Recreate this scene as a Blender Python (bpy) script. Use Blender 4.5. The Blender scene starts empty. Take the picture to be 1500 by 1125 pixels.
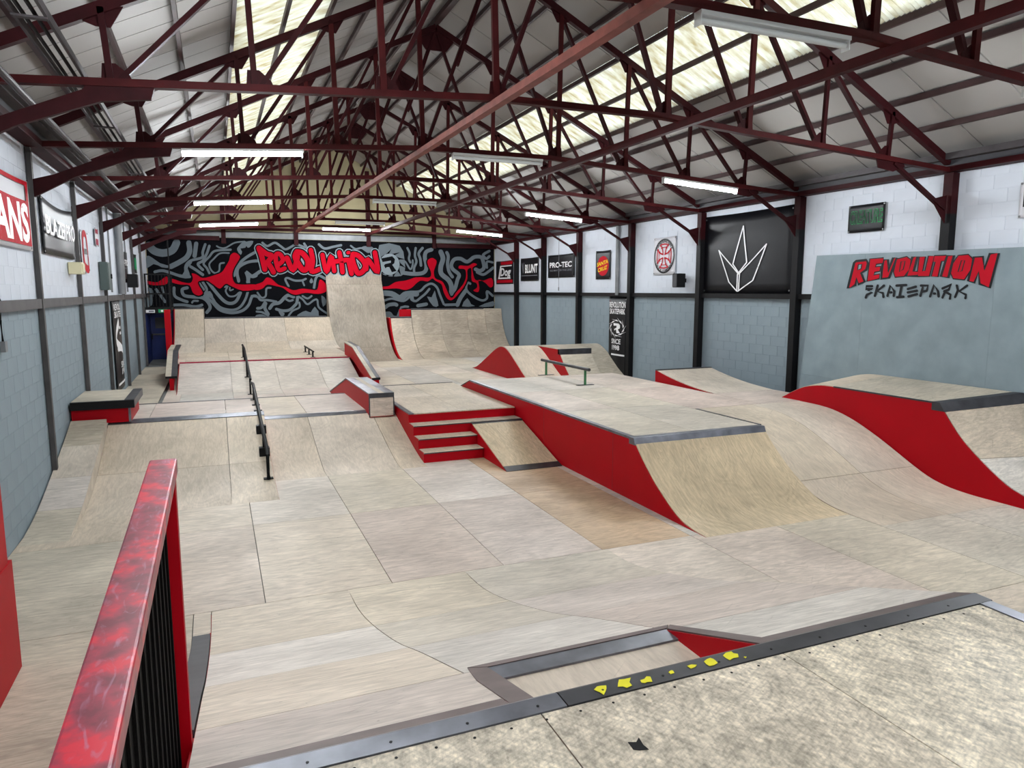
import bpy, bmesh, math, random
from mathutils import Vector, Matrix
from mathutils.geometry import tessellate_polygon
random.seed(7)
scn = bpy.context.scene
C = scn.collection

# ------------------------------------------------------------------ camera
# metres: x to the right wall, y into the hall, z up; photo taken as 1500x1125
F_PX, PPX, PPY = 1040.0, 750.0, 562.5
VPX, VPY, EYE = 315.0, 425.0, 2.95
_Y = Vector((VPX-PPX, VPY-PPY, F_PX)).normalized()
_U = Vector((0, -_Y.z, _Y.y)).normalized()
_X = _Y.cross(_U).normalized()
EYEV = Vector((0, 0, EYE))
def ray(x, y):
    d = Vector((x-PPX, y-PPY, F_PX)); return Vector((_X.dot(d), _Y.dot(d), _U.dot(d)))
def at_x(x, y, v): d = ray(x, y); return EYEV+d*(v/d.x)
def at_y(x, y, v): d = ray(x, y); return EYEV+d*(v/d.y)
def at_z(x, y, v): d = ray(x, y); return EYEV+d*((v-EYE)/d.z)
cam = bpy.data.objects.new('camera', bpy.data.cameras.new('camera')); C.objects.link(cam)
cam.data.sensor_width = 36.0; cam.data.lens = 36.0*F_PX/1500.0
cam.data.clip_start = .05; cam.data.clip_end = 200
_m = Matrix(((_X.x, -_X.y, -_X.z, 0), (_Y.x, -_Y.y, -_Y.z, 0), (_U.x, -_U.y, -_U.z, EYE), (0, 0, 0, 1)))
cam.matrix_world = _m
scn.camera = cam

# ------------------------------------------------------------------ light and exposure
scn.view_settings.view_transform = 'Standard'; scn.view_settings.look = 'None'
scn.view_settings.exposure = 0.45; scn.view_settings.gamma = 1.0; scn.view_settings.use_curve_mapping = False
scn.cycles.use_denoising = True
SKY_L, TUBE_L = 1.35, 270.0
w = bpy.data.worlds.new('overcast_sky'); scn.world = w; w.use_nodes = True
w.node_tree.nodes['Background'].inputs[0].default_value = (.80, .90, 1.0, 1)
w.node_tree.nodes['Background'].inputs[1].default_value = 1.2
# hall dimensions
XL, XR, YB, YF = -2.28, 11.40, 29.50, -6.0
XC = 4.475
def rz(x): return 5.05+.49*min(x+2.2, 11.15-x)          # rafter centre line
SKYL, SKYR = (0.40, 1.84), (7.11, 8.55)
for nm, (a, b) in (('skylight_daylight', SKYL), ('skylight_daylight', SKYR)):
    l = bpy.data.lights.new(nm, 'AREA'); l.shape = 'RECTANGLE'
    wd = (b-a)*1.11; ln = YB-YF-1.0
    l.size = wd; l.size_y = ln; l.energy = SKY_L*math.pi*wd*ln; l.color = (1.0, .985, .94)
    o = bpy.data.objects.new(nm, l); C.objects.link(o)
    s = 1 if a < XC else -1
    o.location = ((a+b)/2 - s*.15, (YB+YF)/2, rz((a+b)/2)+.62)
    o.rotation_euler = (0, -s*math.atan(.49), 0)

# ------------------------------------------------------------------ materials
def new_mat(n):
    m = bpy.data.materials.new(n); m.use_nodes = True
    nt = m.node_tree; return m, nt, nt.nodes, nt.links, nt.nodes['Principled BSDF']
def sr(r, g, b):                                          # sRGB 0..255 to linear
    f = lambda c: (c/255/12.92 if c/255 <= .04045 else ((c/255+.055)/1.055)**2.4)
    return (f(r), f(g), f(b), 1)
def simple(n, col, rough=.5, metal=0.0, var=.12, scale=3.0, spec=.25, bump=0.0):
    m, nt, N, L, P = new_mat(n)
    tc = N.new('ShaderNodeTexCoord'); no = N.new('ShaderNodeTexNoise'); no.inputs['Scale'].default_value = scale
    no.inputs['Detail'].default_value = 5
    L.new(tc.outputs['Object'], no.inputs['Vector'])
    rp = N.new('ShaderNodeMapRange'); rp.inputs[1].default_value = .3; rp.inputs[2].default_value = .7
    rp.inputs[3].default_value = 1-var; rp.inputs[4].default_value = 1+var*.6
    L.new(no.outputs['Fac'], rp.inputs[0])
    mx = N.new('ShaderNodeVectorMath'); mx.operation = 'SCALE'; mx.inputs[0].default_value = col[:3]
    L.new(rp.outputs[0], mx.inputs['Scale']); L.new(mx.outputs[0], P.inputs['Base Color'])
    P.inputs['Roughness'].default_value = rough; P.inputs['Metallic'].default_value = metal
    P.inputs['Specular IOR Level'].default_value = spec
    if bump:
        b = N.new('ShaderNodeBump'); b.inputs['Strength'].default_value = bump; b.inputs['Distance'].default_value = .01
        n2 = N.new('ShaderNodeTexNoise'); n2.inputs['Scale'].default_value = scale*8; L.new(tc.outputs['Object'], n2.inputs['Vector'])
        L.new(n2.outputs['Fac'], b.inputs['Height']); L.new(b.outputs[0], P.inputs['Normal'])
    return m
def plywood(n, tones, dirt=.25, axis='X', grainmix=.35, scr=.0):
    m, nt, N, L, P = new_mat(n)
    tc = N.new('ShaderNodeTexCoord'); oi = N.new('ShaderNodeObjectInfo')
    off = N.new('ShaderNodeVectorMath'); off.operation = 'SCALE'; off.inputs[0].default_value = (37, 53, 71); L.new(oi.outputs['Random'], off.inputs['Scale'])
    ad = N.new('ShaderNodeVectorMath'); ad.operation = 'ADD'; L.new(tc.outputs['Object'], ad.inputs[0]); L.new(off.outputs[0], ad.inputs[1])
    def noise(vs, sc, det, dist=0):
        mp = N.new('ShaderNodeMapping'); mp.inputs['Scale'].default_value = vs; L.new(ad.outputs[0], mp.inputs['Vector'])
        t = N.new('ShaderNodeTexNoise'); t.inputs['Scale'].default_value = sc; t.inputs['Detail'].default_value = det
        t.inputs['Distortion'].default_value = dist; L.new(mp.outputs[0], t.inputs['Vector']); return t
    def rng(src, a, b, c, d):
        r = N.new('ShaderNodeMapRange'); L.new(src, r.inputs[0])
        for i, v in enumerate((a, b, c, d)): r.inputs[i+1].default_value = v
        return r.outputs[0]
    base = N.new('ShaderNodeValToRGB'); base.color_ramp.interpolation = 'LINEAR'
    el = base.color_ramp.elements
    for i, t in enumerate(tones):
        e = el[i] if i < 2 else el.new(i/(len(tones)-1))
        e.position = i/(len(tones)-1); e.color = sr(*t)
    L.new(oi.outputs['Random'], base.inputs[0])
    st = {'X': (1, 6, 6), 'Y': (6, 1, 1), 'Z': (1.6, 1, 1)}[axis]
    g1 = noise(st, 4.0, 6, 1.2); g2 = noise((1, 1, 1), .9, 4, .3); g3 = noise(st, 16, 4, .4); sp = noise((1, 1, 1), 30, 2)
    f = rng(g1.outputs['Fac'], .35, .65, 1-grainmix*.32, 1+grainmix*.18)
    f2 = rng(g2.outputs['Fac'], .3, .7, 1-dirt*.55, 1+dirt*.15)
    f3 = rng(g3.outputs['Fac'], .3, .7, 1-grainmix*.18, 1+grainmix*.12)
    f4 = rng(sp.outputs['Fac'], .70, .76, 1, .72)
    def mul(a, b):
        k = N.new('ShaderNodeMath'); k.operation = 'MULTIPLY'; L.new(a, k.inputs[0]); L.new(b, k.inputs[1]); return k.outputs[0]
    # rotary-cut growth rings: contour lines of a soft stretched noise
    rg = noise({'X': (.45, 1.5, 1.5), 'Y': (1.5, .5, .5), 'Z': (1, .8, 1)}[axis], 1.1, 2, .6)
    sm = N.new('ShaderNodeMath'); sm.operation = 'MULTIPLY'; sm.inputs[1].default_value = 95; L.new(rg.outputs['Fac'], sm.inputs[0])
    sn = N.new('ShaderNodeMath'); sn.operation = 'SINE'; L.new(sm.outputs[0], sn.inputs[0])
    f5 = rng(sn.outputs[0], -1, 1, 1-.07*grainmix/.35*.8, 1.03)
    # grime and scuffs that run on from sheet to sheet
    ge = N.new('ShaderNodeNewGeometry')
    gn = N.new('ShaderNodeTexNoise'); gn.inputs['Scale'].default_value = .55; gn.inputs['Detail'].default_value = 9; gn.inputs['Roughness'].default_value = .62; L.new(ge.outputs['Position'], gn.inputs['Vector'])
    f6 = rng(gn.outputs['Fac'], .42, .70, 1.05, 1-dirt*.7)
    mp2 = N.new('ShaderNodeMapping'); mp2.inputs['Rotation'].default_value = (0, 0, .7); mp2.vector_type = 'TEXTURE'; mp2.inputs['Scale'].default_value = (1/1.2, 1/26, 1/1.2); L.new(ge.outputs['Position'], mp2.inputs['Vector'])
    sc = N.new('ShaderNodeTexNoise'); sc.inputs['Scale'].default_value = 1.6; sc.inputs['Detail'].default_value = 3; L.new(mp2.outputs[0], sc.inputs['Vector'])
    f7 = rng(sc.outputs['Fac'], .66, .74, 1, .84)
    tot = mul(mul(mul(f, f2), mul(f3, f4)), mul(mul(f5, f6), f7))
    if scr:                                                # dense fine scratches in several directions
        for ang, sl_, k_ in ((.45, 4.0, .76), (2.2, 3.2, .78), (1.35, 5.0, .80)):
            q = N.new('ShaderNodeMapping'); q.inputs['Rotation'].default_value = (0, 0, ang); q.vector_type = 'TEXTURE'; q.inputs['Scale'].default_value = (1/5, 1/17, 1/5); L.new(ge.outputs['Position'], q.inputs['Vector'])
            z_ = N.new('ShaderNodeTexNoise'); z_.inputs['Scale'].default_value = sl_; z_.inputs['Detail'].default_value = 4; L.new(q.outputs[0], z_.inputs['Vector'])
            tot = mul(tot, rng(z_.outputs['Fac'], .40, .70, 1.16, k_))
    mx = N.new('ShaderNodeVectorMath'); mx.operation = 'SCALE'; L.new(base.outputs[0], mx.inputs[0]); L.new(tot, mx.inputs['Scale'])
    L.new(mx.outputs[0], P.inputs['Base Color'])
    L.new(rng(g2.outputs['Fac'], .3, .7, .62, .45), P.inputs['Roughness']); P.inputs['Specular IOR Level'].default_value = .35
    b = N.new('ShaderNodeBump'); b.inputs['Strength'].default_value = .12; b.inputs['Distance'].default_value = .004
    L.new(g3.outputs['Fac'], b.inputs['Height']); L.new(b.outputs[0], P.inputs['Normal'])
    return m
def emission(n, col, s):
    m, nt, N, L, P = new_mat(n)
    P.inputs['Base Color'].default_value = (.8, .8, .8, 1)
    P.inputs['Emission Color'].default_value = col; P.inputs['Emission Strength'].default_value = s
    return m
TONES = [(217, 210, 201), (203, 187, 176), (213, 201, 181), (198, 192, 184), (220, 208, 194), (206, 188, 177), (212, 207, 199)]
M = {}
M['ply'] = plywood('birch_plywood_floor', TONES, .32, 'X', .5)
M['ply_ramp'] = plywood('birch_plywood_ramp', [(203, 188, 168), (209, 195, 175), (200, 185, 166), (210, 199, 184), (204, 190, 174)], .32, 'Y')
M['ply_tan'] = plywood('tan_plywood', [(212, 191, 158), (214, 195, 164)], .3, 'Y', .5)
M['ply_grey'] = plywood('worn_grey_plywood', [(196, 184, 165), (204, 194, 176), (188, 176, 158)], .4, 'X', .5)
M['ply_deck'] = plywood('scuffed_deck_plywood', [(212, 201, 181), (205, 193, 175)], .25, 'Z', .8, .8)
M['ply_rust'] = plywood('rust_stained_plywood', [(200, 172, 142), (204, 178, 148)], .5, 'X', .5)
M['ply_dark'] = plywood('dirty_plywood_wall', [(204, 188, 168), (198, 183, 164), (210, 195, 176)], .45, 'X', .5)
M['ply_vert'] = plywood('dirty_vert_plywood', [(164, 151, 136), (158, 146, 132), (168, 156, 141)], .5, 'Y', .5)
M['red'] = simple('red_gloss_paint', sr(166, 0, 18), .5, 0, .06, 2, .12)
M['red_worn'] = None
M['steel'] = simple('dark_steel', sr(118, 120, 128), .36, .7, .35, 5)
M['steel_dk'] = simple('blackened_steel', sr(70, 70, 74), .42, .5, .35, 5)
M['steel_br'] = simple('brown_rusted_steel', sr(104, 92, 90), .5, .4, .25, 6)
M['black'] = simple('black_paint', sr(18, 18, 20), .55, 0, .2, 3, .15)
M['charcoal'] = simple('charcoal_paint', sr(60, 60, 64), .5, 0, .2)
M['greypost'] = simple('grey_brown_post_paint', sr(78, 76, 76), .6, 0, .25)
M['truss'] = simple('oxblood_steel_paint', sr(62, 16, 18), .6, 0, .3, 4, .12)  # lighter copy of the truss red, paints the central verticals as lit
M['truss_dk'] = simple('oxblood_paint_dark_tone', sr(48, 12, 16), .6, 0, .3, 4, .12)
M['pink'] = simple('faded_red_oxide', sr(124, 64, 56), .6, 0, .3, 5)
M['white_wall'] = simple('white_masonry_paint', sr(206, 212, 222), .75, 0, .05, 1.2, .3, .25)
M['grey_wall'] = simple('blue_grey_masonry_paint', sr(132, 146, 154), .7, 0, .07, 1.0, .3, .25)
M['grey_ride'] = simple('scuffed_blue_grey_board', sr(130, 145, 152), .6, 0, .14, 2.5, .3, .1)
M['panel'] = simple('white_roof_liner', sr(146, 142, 139), .6, 0, .08, .8, .3)
M['gable'] = simple('cream_gable_block', sr(152, 142, 112), .8, 0, .15, 1.0, .3, .2)
M['purlin'] = simple('dark_purlin', sr(62, 44, 44), .6, 0, .3)
M['grey_metal'] = simple('galvanised_grey', sr(120, 122, 124), .5, .3, .2)
M['tray'] = simple('weathered_tray', sr(70, 66, 68), .6, .2, .3)
M['mural_black'] = simple('mural_black', sr(10, 11, 15), .8, 0, .1, 3, .05)
M['mural_grey'] = simple('mural_grey', sr(98, 106, 112), .8, 0, .06, 3, .05)
M['mural_red'] = simple('mural_red', sr(166, 8, 30), .8, 0, .06, 3, .05)
M['mural_light'] = simple('mural_light', sr(128, 138, 144), .8, 0, .05, 3, .05)
M['white'] = simple('white_print', sr(232, 232, 234), .5, 0, .03)
M['vinyl_black'] = simple('black_vinyl', sr(14, 15, 20), .45, 0, .15, 3, .22, .1)
M['vinyl_white'] = simple('white_vinyl', sr(206, 206, 212), .6, 0, .04, 3, .1)
M['print_red'] = simple('red_print', sr(178, 18, 36), .7, 0, .04, 3, .08)
M['print_yellow'] = simple('yellow_print', sr(226, 200, 40), .7, 0, .04, 3, .08)
M['print_green'] = simple('green_print', sr(60, 190, 110), .7, 0, .04, 3, .08)
M['print_grey'] = simple('grey_print', sr(120, 122, 128), .7, 0, .04, 3, .08)
M['print_pink'] = simple('maroon_print', sr(150, 30, 60), .7, 0, .04, 3, .08)
M['yellow'] = simple('chipped_yellow_paint', sr(222, 214, 40), .6, 0, .1)
M['blue'] = simple('dark_blue_paint', sr(22, 38, 92), .45, 0, .2)
M['concrete'] = simple('grey_concrete', sr(120, 122, 122), .8, 0, .2, 1.5)
M['cream_plastic'] = simple('cream_plastic', sr(206, 200, 166), .5, 0, .05)
M['green_box'] = simple('grey_green_enamel', sr(84, 96, 94), .5, 0, .08)
M['green_rail'] = simple('green_rail_paint', sr(58, 110, 72), .5, 0, .2)
M['exit_green'] = simple('exit_sign_green', sr(30, 140, 90), .5, 0, .02)
M['tube'] = emission('fluorescent_tube', (.93, .97, 1, 1), TUBE_L)
M['tube_off'] = simple('unlit_diffuser', sr(196, 200, 200), .4, 0, .03)
M['housing'] = simple('white_batten', sr(200, 202, 202), .5, 0, .05)
M['rubber'] = simple('black_rubber_mesh', sr(12, 10, 10), .8, 0, .2, 20, .1)
def worn_red():
    m, nt, N, L, P = new_mat('worn_red_paint')
    tc = N.new('ShaderNodeTexCoord')
    a = N.new('ShaderNodeTexNoise'); a.inputs['Scale'].default_value = 14; a.inputs['Detail'].default_value = 8; L.new(tc.outputs['Object'], a.inputs['Vector'])
    mp = N.new('ShaderNodeMapping'); mp.inputs['Scale'].default_value = (3, 1, 3); L.new(tc.outputs['Object'], mp.inputs[0])
    b = N.new('ShaderNodeTexNoise'); b.inputs['Scale'].default_value = 11; b.inputs['Detail'].default_value = 8; b.inputs['Distortion'].default_value = 1.5; L.new(mp.outputs[0], b.inputs['Vector'])
    r1 = N.new('ShaderNodeValToRGB'); e = r1.color_ramp.elements
    e[0].position = .36; e[0].color = sr(112, 22, 46); e[1].position = .62; e[1].color = sr(204, 14, 48)
    x = r1.color_ramp.elements.new(.5); x.color = sr(150, 34, 60)
    L.new(a.outputs['Fac'], r1.inputs[0])
    r2 = N.new('ShaderNodeValToRGB'); r2.color_ramp.elements[0].position = .56; r2.color_ramp.elements[1].position = .74
    r2.color_ramp.elements[1].color = (.55, .55, .55, 1); L.new(b.outputs['Fac'], r2.inputs[0])
    mx = N.new('ShaderNodeMix'); mx.data_type = 'RGBA'; L.new(r2.outputs[0], mx.inputs[0]); L.new(r1.outputs[0], mx.inputs[6])
    mx.inputs[7].default_value = sr(168, 120, 150); L.new(mx.outputs[2], P.inputs['Base Color'])
    P.inputs['Roughness'].default_value = .35
    return m
M['red_worn'] = worn_red()
def skylight_mat():
    m, nt, N, L, P = new_mat('dirty_grp_rooflight')
    out = N['Material Output']; tc = N.new('ShaderNodeTexCoord')
    mp = N.new('ShaderNodeMapping'); mp.inputs['Scale'].default_value = (.8, 3, .8); L.new(tc.outputs['Object'], mp.inputs[0])
    a = N.new('ShaderNodeTexNoise'); a.inputs['Scale'].default_value = 3; a.inputs['Detail'].default_value = 6; L.new(mp.outputs[0], a.inputs['Vector'])
    r = N.new('ShaderNodeValToRGB'); e = r.color_ramp.elements
    e[0].position = .3; e[0].color = sr(188, 174, 132); e[1].position = .60; e[1].color = sr(240, 243, 230); L.new(a.outputs['Fac'], r.inputs[0])
    t = N.new('ShaderNodeBsdfTranslucent'); L.new(r.outputs[0], t.inputs[0])
    tr = N.new('ShaderNodeBsdfTransparent'); L.new(r.outputs[0], tr.inputs[0])
    df = N.new('ShaderNodeBsdfDiffuse'); L.new(r.outputs[0], df.inputs[0])
    m1 = N.new('ShaderNodeMixShader'); m1.inputs[0].default_value = .40; L.new(t.outputs[0], m1.inputs[1]); L.new(tr.outputs[0], m1.inputs[2])
    m2 = N.new('ShaderNodeMixShader'); m2.inputs[0].default_value = .5; L.new(m1.outputs[0], m2.inputs[1]); L.new(df.outputs[0], m2.inputs[2])
    L.new(m2.outputs[0], out.inputs['Surface'])
    return m
M['skylight'] = skylight_mat()

# ------------------------------------------------------------------ mesh helpers
class MB:
    def __init__(s): s.v = []; s.f = []; s.mi = []
    def add(s, vs, fs, mi=0):
        k = len(s.v); s.v += [tuple(v) for v in vs]
        for f in fs: s.f.append(tuple(i+k for i in f)); s.mi.append(mi)
        return s
    def box(s, x0, x1, y0, y1, z0, z1, mi=0):
        return s.add([(x0,y0,z0),(x1,y0,z0),(x1,y1,z0),(x0,y1,z0),(x0,y0,z1),(x1,y0,z1),(x1,y1,z1),(x0,y1,z1)],
                     [(0,3,2,1),(4,5,6,7),(0,1,5,4),(1,2,6,5),(2,3,7,6),(3,0,4,7)], mi)
    def prism(s, poly, ax, a, b, mi=0):
        n = len(poly)
        mk = {'X': lambda p, t: (t, p[0], p[1]), 'Y': lambda p, t: (p[0], t, p[1]), 'Z': lambda p, t: (p[0], p[1], t)}[ax]
        vs = [mk(p, a) for p in poly]+[mk(p, b) for p in poly]
        tris = tessellate_polygon([[Vector((p[0], p[1], 0)) for p in poly]])
        fs = [tuple(t) for t in tris]+[tuple(i+n for i in reversed(t)) for t in tris]
        fs += [(i, (i+1) % n, (i+1) % n+n, i+n) for i in range(n)]
        return s.add(vs, fs, mi)
    def bar(s, p, q, w, h, up=(0,0,1), mi=0):
        p, q = Vector(p), Vector(q); d = (q-p).normalized(); up = Vector(up)
        sd = d.cross(up)
        if sd.length < 1e-4: sd = d.cross(Vector((0,1,0)))
        sd.normalize(); u = sd.cross(d).normalized()
        vs = []
        for e in (p, q):
            for a, b in ((-1,-1),(1,-1),(1,1),(-1,1)): vs.append(e+sd*a*w/2+u*b*h/2)
        return s.add(vs, [(0,1,2,3),(7,6,5,4),(0,4,5,1),(1,5,6,2),(2,6,7,3),(3,7,4,0)], mi)
    def tube(s, pts, r, n=10, cap=True, mi=0):
        pts = [Vector(p) for p in pts]; rings = []
        for i, p in enumerate(pts):
            d = (pts[min(i+1, len(pts)-1)]-pts[max(i-1, 0)]).normalized()
            a = d.cross(Vector((0,0,1)));
            if a.length < 1e-3: a = d.cross(Vector((0,1,0)))
            a.normalize(); b = d.cross(a).normalized()
            rings.append([p+a*math.cos(2*math.pi*k/n)*r+b*math.sin(2*math.pi*k/n)*r for k in range(n)])
        vs = [v for g in rings for v in g]; fs = []
        for i in range(len(rings)-1):
            for k in range(n): fs.append((i*n+k, i*n+(k+1) % n, (i+1)*n+(k+1) % n, (i+1)*n+k))
        if cap: fs += [tuple(range(n-1, -1, -1)), tuple(range((len(rings)-1)*n, len(rings)*n))]
        return s.add(vs, fs, mi)
def obj(name, mb, mat, parent=None, smooth=False, bevel=0.0, recalc=True):
    vs = mb.v; n = len(vs)
    lo = [min(v[i] for v in vs) for i in range(3)]; hi = [max(v[i] for v in vs) for i in range(3)]
    c = Vector(((lo[0]+hi[0])/2, (lo[1]+hi[1])/2, (lo[2]+hi[2])/2))
    if parent is None: c.z = lo[2]
    me = bpy.data.meshes.new(name); me.from_pydata([(v[0]-c.x, v[1]-c.y, v[2]-c.z) for v in vs], [], mb.f)
    for k in (mat if isinstance(mat, (list, tuple)) else [mat]): me.materials.append(M[k] if isinstance(k, str) else k)
    if any(mb.mi): me.polygons.foreach_set('material_index', mb.mi)
    if recalc:
        b = bmesh.new(); b.from_mesh(me); bmesh.ops.recalc_face_normals(b, faces=b.faces); b.to_mesh(me); b.free()
    if smooth:
        me.polygons.foreach_set('use_smooth', [True]*len(me.polygons)); 
    o = bpy.data.objects.new(name, me); C.objects.link(o)
    if smooth and hasattr(me, 'set_sharp_from_angle'): me.set_sharp_from_angle(angle=math.radians(35))
    if parent is not None:
        o.parent = parent; w0 = parent.get('_w'); w0 = Vector(w0) if w0 else parent.location
        o.location = c-Vector(w0)
    else: o.location = c
    o['_w'] = tuple(c)
    if bevel:
        md = o.modifiers.new('bevel', 'BEVEL'); md.width = bevel; md.segments = 2; md.limit_method = 'ANGLE'
    return o
def tag(o, label, cat, group=None):
    o['label'] = label; o['category'] = cat
    if group: o['group'] = group
    return o
def thing(name, label, cat, loc, group=None):
    o = bpy.data.objects.new(name, None); C.objects.link(o); o.location = loc; o.empty_display_size = .1
    o['_w'] = tuple(loc); return tag(o, label, cat, group)
def struct(o, label=None):
    o['kind'] = 'structure'
    if label: o['label'] = label
    return o
def dup(o, parent, loc):                                   # shared-mesh copy of a part at a world position
    c = o.copy(); C.objects.link(c); c.parent = parent; c.location = Vector(loc)-Vector(parent['_w']); c['_w'] = tuple(loc); return c
def box(name, mat, parent, *a, **k): return obj(name, MB().box(*a), mat, parent, **k)

# plywood surface split into sheets: profile runs in y (points y,z), extruded in x
GRID0, GW, GL = .295, 1.22, 2.44
def arc(prof):
    s = [0.0]
    for a, b in zip(prof, prof[1:]): s.append(s[-1]+math.hypot(b[0]-a[0], b[1]-a[1]))
    return s
def at_s(prof, S, s):
    s = max(0, min(S[-1], s))
    for i in range(len(S)-1):
        if s <= S[i+1] or i == len(S)-2:
            t = (s-S[i])/max(1e-9, S[i+1]-S[i]); a, b = prof[i], prof[i+1]
            d = Vector((b[0]-a[0], b[1]-a[1])).normalized()
            return (a[0]+(b[0]-a[0])*t, a[1]+(b[1]-a[1])*t), d
def sheets(parent, prof, x0, x1, mat, rows=None, cols=None, gap=.0038, th=.02, name='plywood_sheet', seg=.16, mats=None):
    S = arc(prof); tot = S[-1]
    if cols is None:
        cols = [x0]+[g for g in (GRID0+GW*k for k in range(-4, 12)) if x0+.25 < g < x1-.25]+[x1]
    if rows is None:
        n = max(1, round(tot/GL)); rows = [tot*i/n for i in range(n+1)]
    flip = 1 if prof[-1][0] > prof[0][0] else -1
    out = []
    for ci, (ca, cb) in enumerate(zip(cols, cols[1:])):
        for ri, (ra, rb) in enumerate(zip(rows, rows[1:])):
            a, b = ra+gap, rb-gap
            ss = [a]+[s for s in S if a+.01 < s < b-.01]+[b]
            ss2 = [ss[0]]
            for q in ss[1:]:
                k = max(1, int((q-ss2[-1])/seg)) if len(prof) > 2 else 1
                base = ss2[-1]
                ss2 += [base+(q-base)*j/k for j in range(1, k+1)]
            top, bot = [], []
            for q in ss2:
                p, d = at_s(prof, S, q); nx, nz = -d.y*flip, d.x*flip
                top.append(p); bot.append((p[0]-nx*th, p[1]-nz*th))
            mb = MB(); k = len(top); X0, X1 = ca+gap, cb-gap
            vs = [(X0,)+p for p in top]+[(X1,)+p for p in top]+[(X0,)+p for p in bot]+[(X1,)+p for p in bot]
            fs = []
            for i in range(k-1):
                fs += [(i, i+1, k+i+1, k+i), (2*k+i, 3*k+i, 3*k+i+1, 2*k+i+1), (i, 2*k+i, 2*k+i+1, i+1), (k+i, k+i+1, 3*k+i+1, 3*k+i)]
            fs += [(0, k, 3*k, 2*k), (k-1, 3*k-1, 4*k-1, 2*k-1)]
            mb.add(vs, fs)
            mm = mat if not mats else mats[(ci+ri) % len(mats)]
            out.append(obj(name, mb, mm, parent, smooth=k > 3))
    return out
def strip(parent, name, prof, x0, x1, mat, th=.012, lift=.006):   # thin metal strip laid on a profile
    S = arc(prof); flip = 1 if prof[-1][0] > prof[0][0] else -1
    top, bot = [], []
    for q in S:
        p, d = at_s(prof, S, q); nx, nz = -d.y*flip, d.x*flip
        top.append((p[0]+nx*lift, p[1]+nz*lift)); bot.append((p[0]-nx*th, p[1]-nz*th))
    return obj(name, MB().prism(top+bot[::-1], 'X', x0, x1), mat, parent)
def side(parent, prof, x, mat='red', zb=0.0, t=.02, name='side_panel', drop=.012):  # vertical panel under a profile at x
    poly = [(p[0], p[1]-drop) for p in prof]+[(prof[-1][0], zb), (prof[0][0], zb)]
    cl = [poly[0]]
    for p in poly[1:]:
        if abs(p[0]-cl[-1][0])+abs(p[1]-cl[-1][1]) > 1e-4: cl.append(p)
    if abs(cl[0][0]-cl[-1][0])+abs(cl[0][1]-cl[-1][1]) < 1e-4: cl.pop()
    return obj(name, MB().prism(cl, 'X', x, x+t), mat, parent)
def curve_q(y0, z0, y1, z1, n=12):       # transition: flat at (y0,z0), rising along a circle to (y1,z1)
    s, h = abs(y1-y0), z1-z0; R = (s*s+h*h)/(2*h); sg = 1 if y1 > y0 else -1
    A = math.asin(min(1, s/R)) if h <= R else math.pi-math.asin(min(1, s/R))
    return [(y0+sg*R*math.sin(A*i/n), z0+R-R*math.cos(A*i/n)) for i in range(n+1)]
def smooth_prof(pts, n=5):               # Catmull-Rom through points
    out = []
    P = [pts[0]]+list(pts)+[pts[-1]]
    for i in range(1, len(P)-2):
        for k in range(n):
            t = k/n; a, b, c, d = P[i-1], P[i], P[i+1], P[i+2]
            out.append(tuple(.5*((2*b[j])+(-a[j]+c[j])*t+(2*a[j]-5*b[j]+4*c[j]-d[j])*t*t+(-a[j]+3*b[j]-3*c[j]+d[j])*t**3) for j in range(len(b))))
    out.append(tuple(pts[-1])); return out

# ------------------------------------------------------------------ setting: floor
ZB = .30                                                   # floor level at the back of the hall
fl = struct(box('floor', 'concrete', None, XL, XR, YF, YB, -.16, -.04))
rows_y = [1.95, 4.39, 6.83, 9.27, 11.75]
for a, b in zip(rows_y, rows_y[1:]):
    sh = GW*.5 if a in (4.39,) else 0
    cols = [XL]+[g for g in (GRID0+GW*k for k in range(-2, 9)) if XL+.25 < g < XR-.25]+[XR]
    if a == 4.39: cols = [XL, -.33, -.18]+[g for g in cols if g > .5]
    for o in sheets(fl, [(a, 0), (b, 0)], XL, XR, 'ply', rows=[0, b-a], cols=cols, th=.018):
        cx, cy = o['_w'][0], o['_w'][1]
        if 3.9 < cx < 5.3 and 7 < cy < 11: o.data.materials[0] = M['ply_rust']
        elif cx < -.9: o.data.materials[0] = M['ply_grey'] if cy < 9.3 else M['ply_ramp']
box('subfloor_timber', 'concrete', fl, XL, XR, YF, 1.94, -.04, -.005)
# raised floor at the back and the corridor along the left wall
box('raised_subfloor', 'concrete', fl, XL, XR, 16.0, YB, -.04, ZB-.03)
sheets(fl, [(16.6, ZB), (29.3, ZB)], -1.3, XR, 'ply', th=.02)
sheets(fl, [(15.2, .40), (26.4, .40)], XL, -1.34, 'ply_grey', cols=[XL, -1.34])
box('corridor_floor', 'concrete', fl, XL, -1.34, 26.41, 29.3, ZB-.03, .40)

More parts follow.
